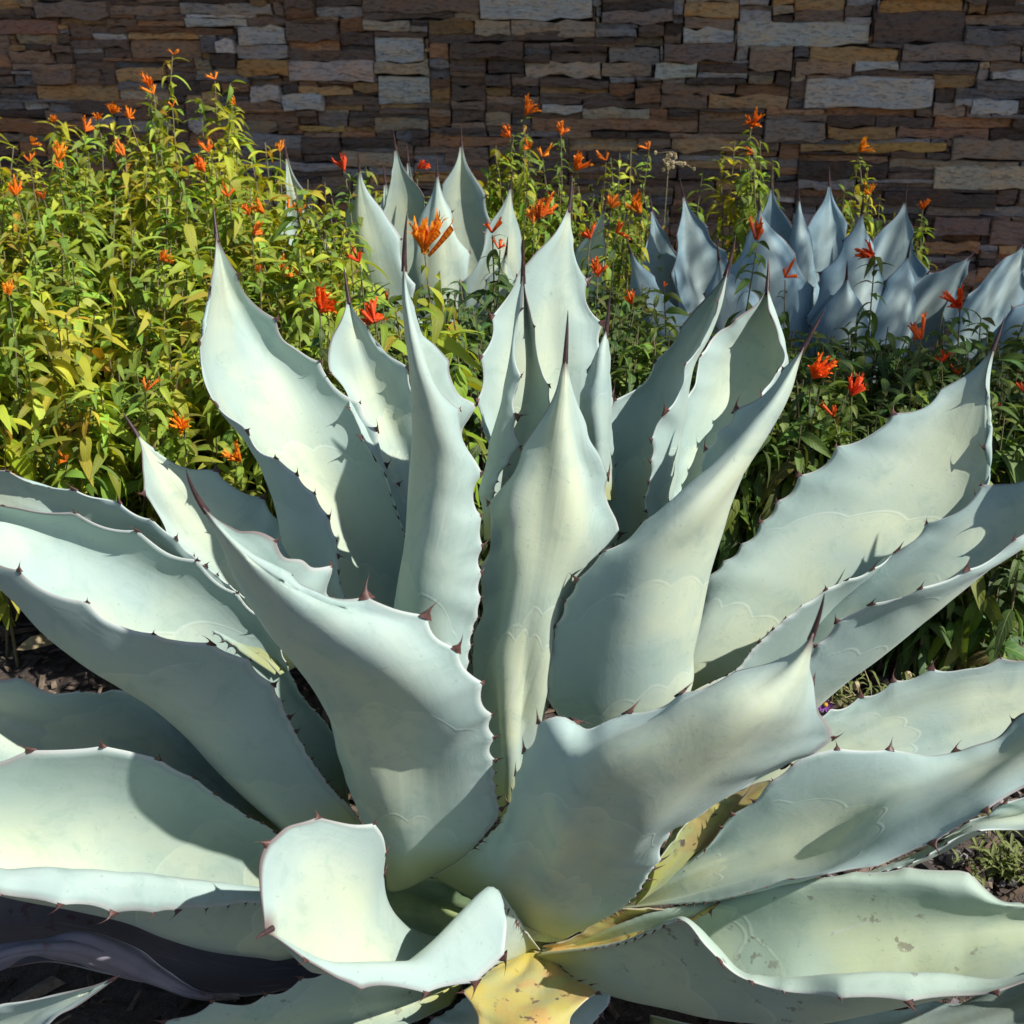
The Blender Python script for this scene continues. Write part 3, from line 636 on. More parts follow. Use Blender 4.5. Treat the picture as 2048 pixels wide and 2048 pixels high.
b0 = P(880, 930, 3.0)
AGB = empty('agave_plant', (float(b0[0]), 3.0, 0), 'pale sunlit agave rising out of the orange-flowered shrubs before the dark wall', 'agave')
stem(AGB, .15, .3)
LA = [((585,270),(830,900),120,3.15,3.02,-60,'in',.02),((770,330),(850,900),120,3.2,3.05,-10,'in',0),((813,285),(862,900),70,3.15,3.06,0,'in',0),
      ((920,252),(900,930),165,3.12,3.05,8,'in',0),((785,258),(855,930),150,2.95,2.98,4,'in',.03),((725,300),(850,940),140,2.9,2.95,-30,'out',-.05),
      ((872,312),(875,940),125,2.92,2.95,4,'out',0),((1022,336),(905,940),110,2.95,2.96,12,'out',.05),((1200,372),(920,940),105,2.95,2.98,60,'in',-.03),
      ((660,430),(840,950),130,2.8,2.92,-50,'in',.05),((1085,480),(910,960),130,2.75,2.9,40,'in',0),((1010,470),(900,960),120,2.8,2.92,20,'out',.03),((690,520),(850,960),130,2.7,2.88,-30,'out',0)]
for i, (t, b, w, Yt, Yb, bd, fc, ro) in enumerate(LA): back_leaf(AGB, t, b, w, Yt, Yb, bd, fc, seed=200+i, roll=ro)
b0 = P(1620, 930, 2.9)
AGR = empty('agave_plant', (float(b0[0]), 2.9, 0), 'deep blue agave in dappled shade at the foot of the stone wall', 'agave')
stem(AGR, .15, .3)
LB = [((1546,338),(1600,900),125,3.05,2.96,-14,'in',0),((1655,333),(1625,900),125,3.05,2.95,12,'in',.04),((1596,362),(1612,900),66,2.93,2.9,0,'out',0),
      ((1368,352),(1560,900),120,2.95,2.92,-30,'in',.05),((1314,376),(1540,920),120,3.0,2.93,-56,'in',.03),((1806,364),(1660,900),150,2.98,2.93,30,'in',.05),
      ((1519,380),(1570,950),175,2.82,2.86,-6,'out',-.02),((1726,388),(1650,950),140,2.80,2.85,4,'out',.05),((1816,474),(1680,900),95,2.85,2.87,20,'out',.04),
      ((1957,484),(1690,790),100,2.95,2.88,14,'in',.08),((2052,456),(1870,810),105,2.9,2.86,24,'in',.08),((2120,560),(1930,860),150,2.7,2.8,20,'out',.03),
      ((1262,462),(1540,930),110,2.85,2.88,-46,'out',-.03),((1440,480),(1570,960),150,2.72,2.82,-24,'out',0),((1690,520),(1640,960),130,2.74,2.82,14,'out',0)]
for i, (t, b, w, Yt, Yb, bd, fc, ro) in enumerate(LB): back_leaf(AGR, t, b, w, Yt, Yb, bd, fc, mat=M_AGB, seed=230+i, roll=ro)

# ------------------------------------------------------------------ ground
gs = 40
gv = np.array([(-gs, -gs, 0), (gs, -gs, 0), (gs, gs, 0), (-gs, gs, 0)], float)
tag(link('ground', mesh_from('ground', gv, [(0, 1, 2, 3)]), None, M_SOIL), kind='structure')
def scatter(name, n, area, size, pal, flat, mat, seed, parent=None):
    """many small low-poly pieces of litter in one mesh"""
    r = np.random.default_rng(seed)
    base = np.array([(-1, -1, -1), (1, -1, -1), (1, 1, -1), (-1, 1, -1), (-.7, -.7, 1), (.8, -.6, 1), (.6, .8, 1), (-.8, .6, 1)], float)
    f = np.array([(0, 1, 5, 4), (1, 2, 6, 5), (2, 3, 7, 6), (3, 0, 4, 7), (4, 5, 6, 7)])
    V = []; F = []; T = []
    for i in range(n):
        x, y = r.uniform(area[0], area[1]), r.uniform(area[2], area[3]); s = r.uniform(*size)*(1+1.2*(r.uniform() < .08))
        b = base*(1+r.normal(0, .18, (8, 3))); b = b*np.array([1.0*r.uniform(.8, flat[0]), .6, flat[1]])*s
        a = r.uniform(0, 6.28); tl = r.normal(0, .25, 2); c, sn = math.cos(a), math.sin(a)
        R = np.array([[c, -sn, 0], [sn, c, 0], [0, 0, 1]]) @ np.array([[1, 0, tl[0]], [0, 1, tl[1]], [-tl[0], -tl[1], 1]])
        V.append(b @ R.T + np.array([x, y, s*flat[1]*.7 + r.uniform(0, .012)])); F.append(f+8*i); T.append(np.tile(np.array(pal[r.integers(len(pal))])*r.uniform(.7, 1.25), (8, 1)))
    o = link(name, mesh_from(name, np.vstack(V), np.vstack(F), tint=np.vstack(T), smooth=False), parent, mat)
    return o
tag(scatter('bark_mulch', 15000, (-2.3, 1.9, .5, 4.2), (.0035, .012), [(.07, .05, .04), (.11, .08, .06), (.16, .11, .075), (.045, .035, .03), (.22, .17, .12)], (3.4, .22), M_CHIP, 3),
    'dark bark chips and dry litter covering the planting bed', 'mulch', kind='stuff')
tag(scatter('gravel', 8000, (.45, 2.3, 1.0, 4.1), (.0035, .010), [(.20, .17, .17), (.28, .25, .25), (.14, .12, .13), (.30, .22, .18), (.36, .33, .32)], (1.4, .75), M_CHIP, 4),
    'small grey and pinkish gravel strewn on the soil', 'gravel', kind='stuff')

# ------------------------------------------------------------------ stone wall with an added, unseen overhang for shade
WROT = math.radians(8.0); W0 = np.array([0, 4.6, 0.])
wt = np.array([math.cos(WROT), -math.sin(WROT), 0]); wn = np.array([-math.sin(WROT), -math.cos(WROT), 0])
WALL = empty('stone_wall', tuple(W0), 'shaded dry-laid wall of thin brown, rust and pale ledge stones', 'wall')
WALL.rotation_euler = (0, 0, -WROT)
def wall_sz(x, y):
    a = P(x, y, 1.0); o = np.array([0, 0, CAM_H]); d = a-o
    t = np.dot(W0-o, wn)/np.dot(d, wn); p = o+d*t
    return float(np.dot(p-W0, wt)), float(p[2])
def box_mesh(name, x0, x1, y0, y1, z0, z1):
    V = np.array([(x, y, z) for x in (x0, x1) for y in (y0, y1) for z in (z0, z1)], float)
    return mesh_from(name, V, [(0, 1, 3, 2), (4, 6, 7, 5), (0, 4, 5, 1), (2, 3, 7, 6), (0, 2, 6, 4), (1, 5, 7, 3)], smooth=False)
link('backing', box_mesh('backing', -8, 9, .010, .4, -.1, 2.75), WALL, M_MORTAR)
link('added_shade_overhang', box_mesh('added_shade_overhang', -8.2, 9.2, -1.15, .5, 2.76, 2.94), WALL, simple_mat('added_overhang_timber', (.25, .19, .14), .8, .4, 20))  # unseen overhang added to keep direct sun off the wall
KEYS = [(85,222,0,34,(.20,.155,.13)),(124,220,35,52,(.26,.19,.12)),(0,122,43,69,(.23,.13,.10)),(37,114,69,91,(.27,.21,.14)),(366,548,8,29,(.27,.24,.22)),
 (378,498,32,51,(.42,.38,.36)),(488,575,30,88,(.40,.35,.34)),(633,726,16,37,(.26,.24,.24)),(731,822,41,64,(.33,.29,.24)),(753,853,72,123,(.50,.50,.52)),
 (583,750,119,159,(.37,.30,.28)),(763,864,148,204,(.33,.34,.33)),(572,649,192,222,(.38,.40,.42)),(482,580,117,151,(.33,.19,.08)),(265,405,80,117,(.24,.16,.11)),
 (962,1190,-24,42,(.47,.49,.55)),(848,932,153,178,(.26,.25,.25)),(1024,1194,36,69,(.29,.23,.18)),(1200,1345,24,45,(.21,.17,.16)),(1363,1469,58,87,(.45,.42,.42)),
 (1472,1740,50,95,(.42,.37,.35)),(1742,1930,24,87,(.12,.09,.08)),(1755,1925,0,23,(.36,.20,.08)),(1615,1798,95,122,(.34,.22,.11)),(1798,2040,89,124,(.20,.165,.15)),
 (1050,1204,130,156,(.34,.28,.23)),(1206,1306,127,155,(.27,.20,.15)),(1310,1392,127,154,(.40,.37,.33)),(1586,1705,124,152,(.29,.20,.14)),(1708,1798,125,140,(.40,.38,.38)),
 (1607,1869,156,215,(.58,.57,.58)),(1970,2060,146,162,(.52,.51,.53)),(1414,1578,191,217,(.33,.21,.12)),(1167,1300,212,236,(.31,.26,.20)),(1082,1167,207,223,(.40,.40,.43)),
 (1066,1400,236,262,(.25,.15,.10)),(1525,1650,241,281,(.20,.17,.15)),(1636,1787,257,281,(.46,.43,.47)),(1787,1980,254,278,(.24,.14,.10)),(1681,1893,286,302,(.40,.23,.08)),
 (1340,1478,276,297,(.32,.22,.13)),(1864,2060,334,376,(.40,.33,.26)),(1896,2060,281,318,(.22,.18,.15)),(1936,2034,201,228,(.40,.38,.38)),(1863,1930,207,232,(.27,.21,.17)),
 (1100,1230,60,72,(.36,.34,.36)),(1215,1320,95,128,(.20,.18,.17)),(1324,1470,90,124,(.17,.13,.12)),(640,700,225,250,(.17,.14,.13)),(600,690,250,262,(.36,.24,.09)),
 (540,600,68,90,(.22,.17,.13)),(190,260,72,78,(.38,.34,.32)),(1850,1960,410,432,(.24,.18,.15)),(1860,1975,435,465,(.17,.12,.11)),(1975,2060,440,490,(.20,.14,.12)),(1840,1960,482,505,(.30,.17,.09))]
PAL = [((.105, .080, .070), 5), ((.15, .11, .09), 5), ((.20, .14, .105), 4), ((.24, .135, .08), 2.4), ((.30, .19, .095), 1.6), ((.28, .225, .165), 1.5), ((.18, .17, .175), 3), ((.25, .235, .24), 1.6), ((.38, .355, .35), .8)]
PW = np.array([p[1] for p in PAL]); PW = PW/PW.sum()
CELL = .01; S0, S1, Z0, Z1 = -3.0, 2.7, .0, 1.86
ns, nz = int((S1-S0)/CELL), int((Z1-Z0)/CELL)
occ = np.zeros((nz, ns), bool); stones = []
for x0, x1, y0, y1, c in KEYS:
    sa, za = wall_sz(x0, y1); sb, zb = wall_sz(x1, y0)
    zc = (wall_sz((x0+x1)/2, (y0+y1)/2))[1]; h = abs(zb-za) - abs(wall_sz(x1, y0)[1]-wall_sz(x0, y0)[1])*.0
    h = abs(wall_sz((x0+x1)/2, y0)[1]-wall_sz((x0+x1)/2, y1)[1])
    i0, i1 = int(round((sa-S0)/CELL)), int(round((sb-S0)/CELL)); k0 = int(round((zc-h/2-Z0)/CELL)); k1 = k0+max(2, int(round(h/CELL)))
    i0, i1, k0, k1 = max(i0, 0), min(i1, ns), max(k0, 0), min(k1, nz)
    while k0 < k1 and occ[k0:k1, i0:i1].any():
        sub = occ[k0:k1, i0:i1]
        if sub[0].any(): k0 += 1
        elif sub[-1].any(): k1 -= 1
        elif sub[:, 0].any(): i0 += 1
        else: i1 -= 1
    if k1-k0 < 2 or i1-i0 < 4: continue
    occ[k0:k1, i0:i1] = True; stones.append((i0, i1, k0, k1, tuple(min(.72, q*1.95) for q in c)))
rs = random.Random(11)
for k in range(nz):
    i = 0
    while i < ns:
        if occ[k, i]: i += 1; continue
        j = i
        while j < ns and not occ[k, j]: j += 1
        run = j-i; w = min(run, int(rs.choice((8, 12, 16, 20, 26, 32, 40, 50))*rs.uniform(.8, 1.2)))
        if run-w < 6: w = run if run < 60 else run//2
        h = rs.choice((1, 2, 2, 3, 3, 3, 4, 4, 5, 6)) if w < 40 else rs.choice((2, 3, 4, 5))
        h = min(h, nz-k)
        while h > 1 and occ[k:k+h, i:i+w].any(): h -= 1
        occ[k:k+h, i:i+w] = True
        c = np.array(PAL[int(np.searchsorted(np.cumsum(PW), rs.random()))][0])*rs.uniform(1.15, 2.6)
        stones.append((i, i+w, k, k+h, tuple(c))); i += w
def stone_geo(w, h, r):
    """irregular ledge stone: wavy outline, chipped edge, uneven face; front at -y"""
    nx = max(2, min(7, int(w/.055)+1)); xs = np.linspace(0, 1, nx+1)
    xs[1:-1] += r.normal(0, .12/nx, nx-1); g = -.0012
    j = min(.006, h*.15); dep = r.uniform(.002, .042) + (.010 if h > .045 else 0); tl = r.normal(0, .05, 2)
    rows_ = []
    bot = np.stack([g+xs*(w-2*g), np.full(nx+1, 0.), g + r.normal(0, j*.8, nx+1)], 1)
    top = np.stack([g+xs*(w-2*g), np.full(nx+1, 0.), h-g - r.normal(0, j*.8, nx+1)], 1)
    for q in (bot, top):
        q[0, 0] += abs(r.normal(0, .004)); q[-1, 0] -= abs(r.normal(0, .004))
    mid = (bot+top)/2 + np.stack([r.normal(0, .004, nx+1), np.zeros(nx+1), r.normal(0, h*.10, nx+1)], 1)
    ch = min(.0035, h*.12)
    def face(q, o): 
        q = q.copy(); q[:, 1] = -dep + o + r.normal(0, .0028, nx+1) + tl[0]*(q[:, 0]-w/2)*.25 + tl[1]*(q[:, 2]-h/2); return q
    b1 = bot + (top-bot)*(ch/max(h, .01)); t1 = top - (top-bot)*(ch/max(h, .01))
    b1[0, 0] += ch; b1[-1, 0] -= ch; t1[0, 0] += ch; t1[-1, 0] -= ch; mid[0, 0] = (b1[0, 0]+t1[0, 0])/2 - ch*.6; mid[-1, 0] = (b1[-1, 0]+t1[-1, 0])/2 + ch*.6
    L = [np.column_stack([bot[:, 0], np.full(nx+1, .035), bot[:, 2]]), face(bot, ch*.9), face(b1, 0), face(mid, -.003), face(t1, 0), face(top, ch*.9), np.column_stack([top[:, 0], np.full(nx+1, .035), top[:, 2]])]
    V = np.vstack(L); n1 = nx+1; F = []
    for a in range(6):
        for b in range(nx): F.append((a*n1+b, a*n1+b+1, (a+1)*n1+b+1, (a+1)*n1+b))
    # ends
    F.append(tuple(k*n1 for k in range(6, -1, -1))); F.append(tuple(k*n1+nx for k in range(7)))
    return V, F
r_ = np.random.default_rng(21)
def vis(st):
    i0, i1, k0, k1, c = st; z = (k0+k1)/2*CELL; s = S0+(i0+i1)/2*CELL
    return (i1-i0)*(k1-k0) * (1 if z > .42 and abs(s) < 2.35 and z < 1.55 else .02)
order = sorted(range(len(stones)), key=lambda i: -vis(stones[i])); single = set(order[:300])
RV, RF_, RT, off = [], [], [], 0
for i, st in enumerate(stones):
    i0, i1, k0, k1, c = st; V, F = stone_geo((i1-i0)*CELL, (k1-k0)*CELL, r_); s, z = S0+i0*CELL, Z0+k0*CELL
    if i in single:
        me = mesh_from('stone', V, F, tint=np.ones((len(V), 3)), smooth=False)
        o = link('stone', me, WALL, M_STONE, c); o.location = (s, 0, z); o.rotation_euler = (0, r_.normal(0, .014), 0)
    else:
        RV.append(V+np.array([s, 0, z])); RF_ += [tuple(a+off for a in f) for f in F]; RT.append(np.tile(np.array(c), (len(V), 1))); off += len(V)
tag(link('small_stones', mesh_from('small_stones', np.vstack(RV), RF_, tint=np.vstack(RT), smooth=False), WALL, M_STONE), kind='stuff')

# ------------------------------------------------------------------ shrubs
def shrub_leaf_mesh(seed, width=.30, droop=.55, curl=.10):
    r = np.random.default_rng(seed); K = 7; V = []; UV = []
    for i in range(K):
        t = i/(K-1); w = width*.5*(math.sin(math.pi*min(1, t*.94+.03)**.85))**.9 if 0 < i < K-1 else .012
        x = t - .10*droop*t*t; z = .22*t - droop*t*t*(.75+.15*t) + .012*math.sin(9*t+seed)
        tw = .25*math.sin(seed*1.7)*t
        for q, yy in enumerate((-1, -.5, 0, .5, 1)):
            lift = curl*abs(yy)*w*2.2 - .25*w*max(0, abs(yy)-.5) + .02*math.sin(7*t+yy*2+seed)*abs(yy)
            V.append((x, yy*w, z + lift + yy*w*tw)); UV.append((.5+.5*yy, t))
    F = [(i*5+q, (i+1)*5+q, (i+1)*5+q+1, i*5+q+1) for i in range(K-1) for q in range(4)]
    return np.array(V), np.array(F), np.array(UV)
SL = [shrub_leaf_mesh(1, .29, .70), shrub_leaf_mesh(2, .35, 1.0), shrub_leaf_mesh(3, .26, .50, .2), shrub_leaf_mesh(4, .31, 1.25, .05), shrub_leaf_mesh(5, .34, .85, .25), shrub_leaf_mesh(6, .22, .9, .3)]
def leaf_meshes(mat):
    out = []
    for V, F, UV in SL:
        me = mesh_from('leaf', V, F, uv=UV, tint=np.ones((len(V), 3))); me.materials.append(mat); out.append(me)
    return out
LM = {m.name: leaf_meshes(m) for m in (M_LEAF, M_LEAF_SHADE_DARK)}

def flower_mesh(seed, n):
    """spray of tubular two-lipped florets with green calyces"""
    r = np.random.default_rng(seed); V = []; F = []; UV = []; T = []; off = 0
    for k in range(n):
        az = r.uniform(0, 6.28); el = math.radians(r.uniform(32, 86)); L = r.uniform(.65, 1.1)*(1 if k > 1 else .7)
        d = np.array([math.cos(az)*math.cos(el), math.sin(az)*math.cos(el), math.sin(el)]); up = np.array([0, 0, 1.])
        x = np.cross(d, up); x /= np.linalg.norm(x); y = np.cross(d, x); bend = r.uniform(-.2, .25)
        base = np.array([r.normal(0, .05), r.normal(0, .05), r.uniform(0, .16)])
        prof = [(0, .040), (.15, .056), (.45, .070), (.70, .092), (.84, .085)]
        for t, rad in prof:
            c = base + d*t*L + up*bend*t*t*L*.5
            for m_ in range(6): an = m_*math.pi/3; V.append(c+(x*math.cos(an)+y*math.sin(an))*rad); UV.append((.75, t)); T.append((1, .8+.4*t, 1) if t > .1 else (.55, .9, 1.2))
        for i in range(4):
            for m_ in range(6): F.append((off+i*6+m_, off+i*6+(m_+1) % 6, off+(i+1)*6+(m_+1) % 6, off+(i+1)*6+m_))
        o2 = off+24; nb = off+30; tip = base + d*.84*L + up*bend*.70*L*.5     # two lips
        for sgn in (1, -1):
            for q, (t, w, s_) in enumerate(((.10, .060, .09), (.20, .016, .13+.05*r.uniform()))):
                for ws in (-1, 1): V.append(tip + d*t*L + y*sgn*s_ + x*ws*w); UV.append((.75, 1)); T.append((1.05, 1.3, 1.2))
        F += [(o2+1, o2+2, nb+1, nb), (nb, nb+1, nb+3, nb+2), (o2+4, o2+5, nb+5, nb+4), (nb+4, nb+5, nb+7, nb+6)]
        off = len(V)
    me = mesh_from('flower', np.array(V), F, uv=np.array(UV), tint=np.array(T)); me.materials.append(M_PETAL); return me
FM = [flower_mesh(1, 7), flower_mesh(2, 11), flower_mesh(3, 5), flower_mesh(4, 14), flower_mesh(5, 9), flower_mesh(6, 3), flower_mesh(7, 2), flower_mesh(8, 1)]

class Shrub:
    def __init__(s, px, Y, label, group, mat, tints, key):
        b = P(px, 1000, Y); s.root = empty('flowering_shrub', (float(b[0]), Y, 0), label, 'shrub', group); s.c = np.array([b[0], Y, 0.])
        s.mat = mat; s.tints = np.array(tints); s.L = []; s.tubes = []; s.flowers = []; s.r = np.random.default_rng(key)
    def tube(s, pts, r0, r1): s.tubes.append((np.array(pts), r0, r1))
    def shoot(s, tip, size=.058, density=.030, bare=.30, flower=None, fsize=.030, lean=None):
        r = s.r; base = s.c*np.array([1, 1, 0])*.45 + np.array([tip[0], tip[1], 0])*.55 + np.array([r.normal(0, .04), r.normal(0, .04), 0])
        if lean is not None: base[:2] = lean
        H = tip[2]; m1 = base*.65 + tip*.35 + np.array([r.normal(0, .02), r.normal(0, .02), .06*H]); m2 = base*.25 + tip*.75 + np.array([r.normal(0, .015), r.normal(0, .015), .03*H])
        pts, L = cr_spline([base, m1, m2, tip], 40); s.tube(pts[::3], .0042, .0014)
        az = r.uniform(0, 6.28); d = L*bare + r.uniform(0, density); tm = s.tints[r.integers(len(s.tints))]*r.uniform(.8, 1.15)
        while d < L:
            f = d/L; p = np.array([np.interp(f*39, np.arange(40), pts[:, k]) for k in range(3)])
            sz = size*r.uniform(.50, 1.30)*(1 if f < .85 else 1-.5*(f-.85)/.15)
            for q in (0, 1):
                if r.uniform() < .10: continue
                a = az + q*math.pi + r.normal(0, .35); pitch = r.normal(.32, .42) - (.45 if f > .9 else 0); rollv = r.normal(0, .35)
                ca, sa = math.cos(a), math.sin(a); cp_, sp_ = math.cos(pitch), math.sin(pitch); cr, sr = math.cos(rollv), math.sin(rollv)
                R = np.array([[ca, -sa, 0], [sa, ca, 0], [0, 0, 1]]) @ np.array([[cp_, 0, sp_], [0, 1, 0], [-sp_, 0, cp_]]) @ np.array([[1, 0, 0], [0, cr, -sr], [0, sr, cr]])
                s.L.append((p, R*sz, int(r.integers(len(SL))), np.clip(tm*r.uniform(.55, 1.25)*(1+r.normal(0, .09, 3))*(np.array([1.1, .62, .7]) if r.uniform() < .035 else 1), .1, 2.2)))
            az += math.pi/2 + r.normal(0, .2); d += density*r.uniform(.7, 1.3)*(1.0 if f < .8 else .7)
        if flower is not None: s.flowers.append((tip, flower, fsize*r.uniform(.65, 1.25), r.uniform(0, 6.28)))
    def build(s):
        org = np.array(s.root.location); r = s.r
        V = []; F = []; off = 0
        for pts, r0, r1 in s.tubes:
            n = len(pts); t = np.linspace(0, 1, n); rad = r0+(r1-r0)*t; d = np.gradient(pts, axis=0); d /= np.linalg.norm(d, axis=1, keepdims=True)
            x = np.cross(d, [.7, .7, .1]); x /= np.linalg.norm(x, axis=1, keepdims=True); y = np.cross(d, x)
            for m_ in range(5):
                a = m_*2*math.pi/5; V.append(pts + (x*math.cos(a)+y*math.sin(a))*rad[:, None] - org)
            idx = off + np.arange(5)[:, None]*n + np.arange(n)[None]
            for m_ in range(5):
                a, b = idx[m_], idx[(m_+1) % 5]; F.append(np.stack([a[:-1], b[:-1], b[1:], a[1:]], 1))
            off += 5*n
        tag(link('stems', mesh_from('stems', np.vstack(V), np.vstack(F)), s.root, M_TWIG), kind='stuff')
        # leaves: the 300 that show largest singly, the rest as one mass
        o = np.array([0, 0, CAM_H]); fw = np.array([0, cp, -sp]); upv = np.array([0, sp, cp]); sc = []
        for p, R, k, t in s.L:
            q = p-o; z = q@fw; x, y = q[0]/z*FPX, (q@upv)/z*FPX
            ok = abs(x) < 1010 and abs(y) < 1010
            sc.append(np.linalg.norm(R[:, 0])/z**2.2 * (1 if ok else .001) * (.3+max(0, p[2])))
        pick = set(np.argsort(-np.array(sc))[:300].tolist())
        V = []; F = []; UV = []; T = []; off = 0
        for i, (p, R, k, t) in enumerate(s.L):
            if i in pick:
                ob = link('leaf', LM[s.mat.name][k], s.root, None, t)
                M4 = Matrix(((R[0, 0], R[0, 1], R[0, 2], p[0]-org[0]), (R[1, 0], R[1, 1], R[1, 2], p[1]-org[1]), (R[2, 0], R[2, 1], R[2, 2], p[2]-org[2]), (0, 0, 0, 1)))
                ob.matrix_local = M4
            else:
                v, f, uv = SL[k]; V.append(v@R.T + p - org); F.append(f+off); UV.append(uv); T.append(np.tile(t, (len(v), 1))); off += len(v)
        if V: tag(link('foliage', mesh_from('foliage', np.vstack(V), np.vstack(F), uv=np.vstack(UV), tint=np.vstack(T)), s.root, s.mat), kind='stuff')
        for tip, k, sz, a in s.flowers:
            ob = link('flower', FM[k], s.root, None, np.array([1, r.uniform(.85, 1.5) if s.mat is M_LEAF else r.uniform(.35, .8), 1])*r.uniform(.75, 1.1)); ob.location = Vector(tip-org)  # blooms on shaded shrubs tinted redder, their shade put into the tint
            ob.scale = (sz, sz, sz*r.uniform(.85, 1.3)); ob.rotation_euler = (r.normal(0, .45), r.normal(0, .45), a)

LIT = [(1, 1, 1), (1.2, 1.05, .8), (.62, .80, .9), (.85, .98, 1.3), (1.3, 1.12, .9), (.45, .62, .7), (.75, .85, .8)]
SHADED = [(1, 1, 1), (.8, .9, .9), (1.3, 1.25, .9), (.65, .8, .85), (1.6, 1.4, .8)]
G1 = 'sunlit shrubs massed beside the big agave'
T1 = ['sunlit yellow-green shrub overhanging the widest outreaching leaf of the big agave', 'sunlit shrub carrying the densest cluster of orange flowers before the wall', 'low sunlit shrub with an orange bloom just above a small agave spine',
      'tallest sunlit shrub, its bare-topped shoots rising against the dark wall', 'sunlit flowering shrub directly behind the broad upright agave leaf']
left = [Shrub(x, Y, T1[i], G1, M_LEAF, LIT, 40+i) for i, (x, Y) in enumerate(((-60, 2.6), (150, 2.9), (300, 2.35), (450, 3.0), (560, 2.45)))]
mid = Shrub(680, 2.75, 'sunlit flowering shrub half covering the outermost leaf of the pale agave', None, M_LEAF, LIT, 50)
cf = [Shrub(x, Y, ('green shrub coloured as in shade, tucked behind the slender upright leaf of the big agave', 'green shrub coloured as in shade, before the lowest leaves of the pale agave')[i], 'shrubs between the two pale agaves', M_LEAF_SHADE_DARK, SHADED, 52+i) for i, (x, Y) in enumerate(((780, 2.3), (960, 2.4)))]
cf2 = Shrub(1180, 2.35, 'shaded dark green shrub in the gap between the pale agave and the blue agave', None, M_LEAF_SHADE_DARK, SHADED, 55)
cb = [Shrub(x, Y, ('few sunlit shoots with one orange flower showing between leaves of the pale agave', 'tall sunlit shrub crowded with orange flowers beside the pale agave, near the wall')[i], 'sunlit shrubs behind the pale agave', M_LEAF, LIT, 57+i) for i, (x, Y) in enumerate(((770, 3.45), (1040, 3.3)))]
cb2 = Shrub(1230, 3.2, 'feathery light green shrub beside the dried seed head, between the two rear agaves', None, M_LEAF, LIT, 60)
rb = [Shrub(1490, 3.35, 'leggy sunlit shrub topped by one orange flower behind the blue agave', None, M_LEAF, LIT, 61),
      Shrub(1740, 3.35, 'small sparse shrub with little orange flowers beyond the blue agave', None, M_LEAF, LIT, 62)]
rf = [Shrub(x, Y, ('shaded dark shrub with a red flower against the heart of the blue agave', 'shaded shrub with bright orange blooms low between two agave leaves', 'shaded dark green shrub behind the spine of the broadest agave leaf, by the boulder')[i], 'shaded shrubs before the blue agave', M_LEAF_SHADE_DARK, SHADED, 64+i) for i, (x, Y) in enumerate(((1430, 2.3), (1680, 2.25), (1950, 2.3)))]
def nearest(lst, x): return min(lst, key=lambda s: abs((P(x, 1000, s.c[1])[0]-s.c[0])))
OUT = np.array([(-200,170),(0,190),(60,215),(120,210),(200,225),(290,190),(345,120),(390,150),(450,120),(490,160),(530,240),(570,320),(640,330),(720,350),(740,300),(800,370),(900,400),(950,290),(1000,255),(1060,245),(1100,300),(1150,330),(1220,290),(1260,265),(1300,320),(1340,360),(1400,330),(1450,270),(1500,255),(1560,300),(1600,420),(1660,380),(1715,310),(1770,380),(1850,430),(1900,520),(2060,560),(2200,560)], float)
def outl(x): return np.interp(x, OUT[:, 0], OUT[:, 1])
rg = np.random.default_rng(99)
def fill(lst, n, x0, x1, Ya, Yb, back_py, front_py, size=.090, jit=70, pw=.75, **kw):
    for _ in range(n):
        Y = rg.uniform(Ya, Yb); k = (Y-Ya)/(Yb-Ya); x = rg.uniform(x0, x1)
        bp = outl(x) if back_py is None else back_py
        py = front_py + (bp-front_py)*k**pw + abs(rg.normal(0, jit)); tip = P(x, py, Y)
        if tip[2] < .15: continue
        sh = nearest(lst, x) if isinstance(lst, list) else lst
        sh.shoot(tip, size=size*rg.uniform(.85, 1.15), bare=kw.get('bare', .30), flower=(int(rg.integers(len(FM))) if rg.uniform() < kw.get('fl', .03) else None))
fill(left, 285, -160, 600, 2.0, 3.4, None, 830)
fill(mid, 60, 590, 730, 2.05, 3.0, None, 720)
fill(cf, 100, 690, 1060, 1.95, 2.65, 540, 750, size=.080, jit=45, bare=.2)
fill(cf2, 95, 1060, 1340, 1.95, 2.6, 545, 750, size=.082, jit=45, bare=.2)
fill(cb, 70, 700, 1130, 3.15, 3.5, None, 480, jit=50)
fill(cb2, 45, 1130, 1350, 3.0, 3.4, None, 480, jit=60, size=.050)
for x, y in ((1405, 345), (1440, 300), (1470, 280), (1500, 262), (1520, 280), (1545, 320), (1480, 330), (1430, 400), (1510, 360)): rb[0].shoot(P(x, y, rg.uniform(3.2, 3.45)), size=.066, bare=.45)
for x, y in ((1690, 370), (1715, 318), (1735, 330), (1760, 390), (1700, 420), (1845, 432), (1850, 445), (1790, 420), (1640, 420), (1860, 520)): rb[1].shoot(P(x, y, rg.uniform(3.2, 3.45)), size=.058, bare=.40)
fill(rf, 215, 1340, 2140, 1.95, 2.5, 622, 830, size=.088, fl=.02, jit=50, bare=.18)
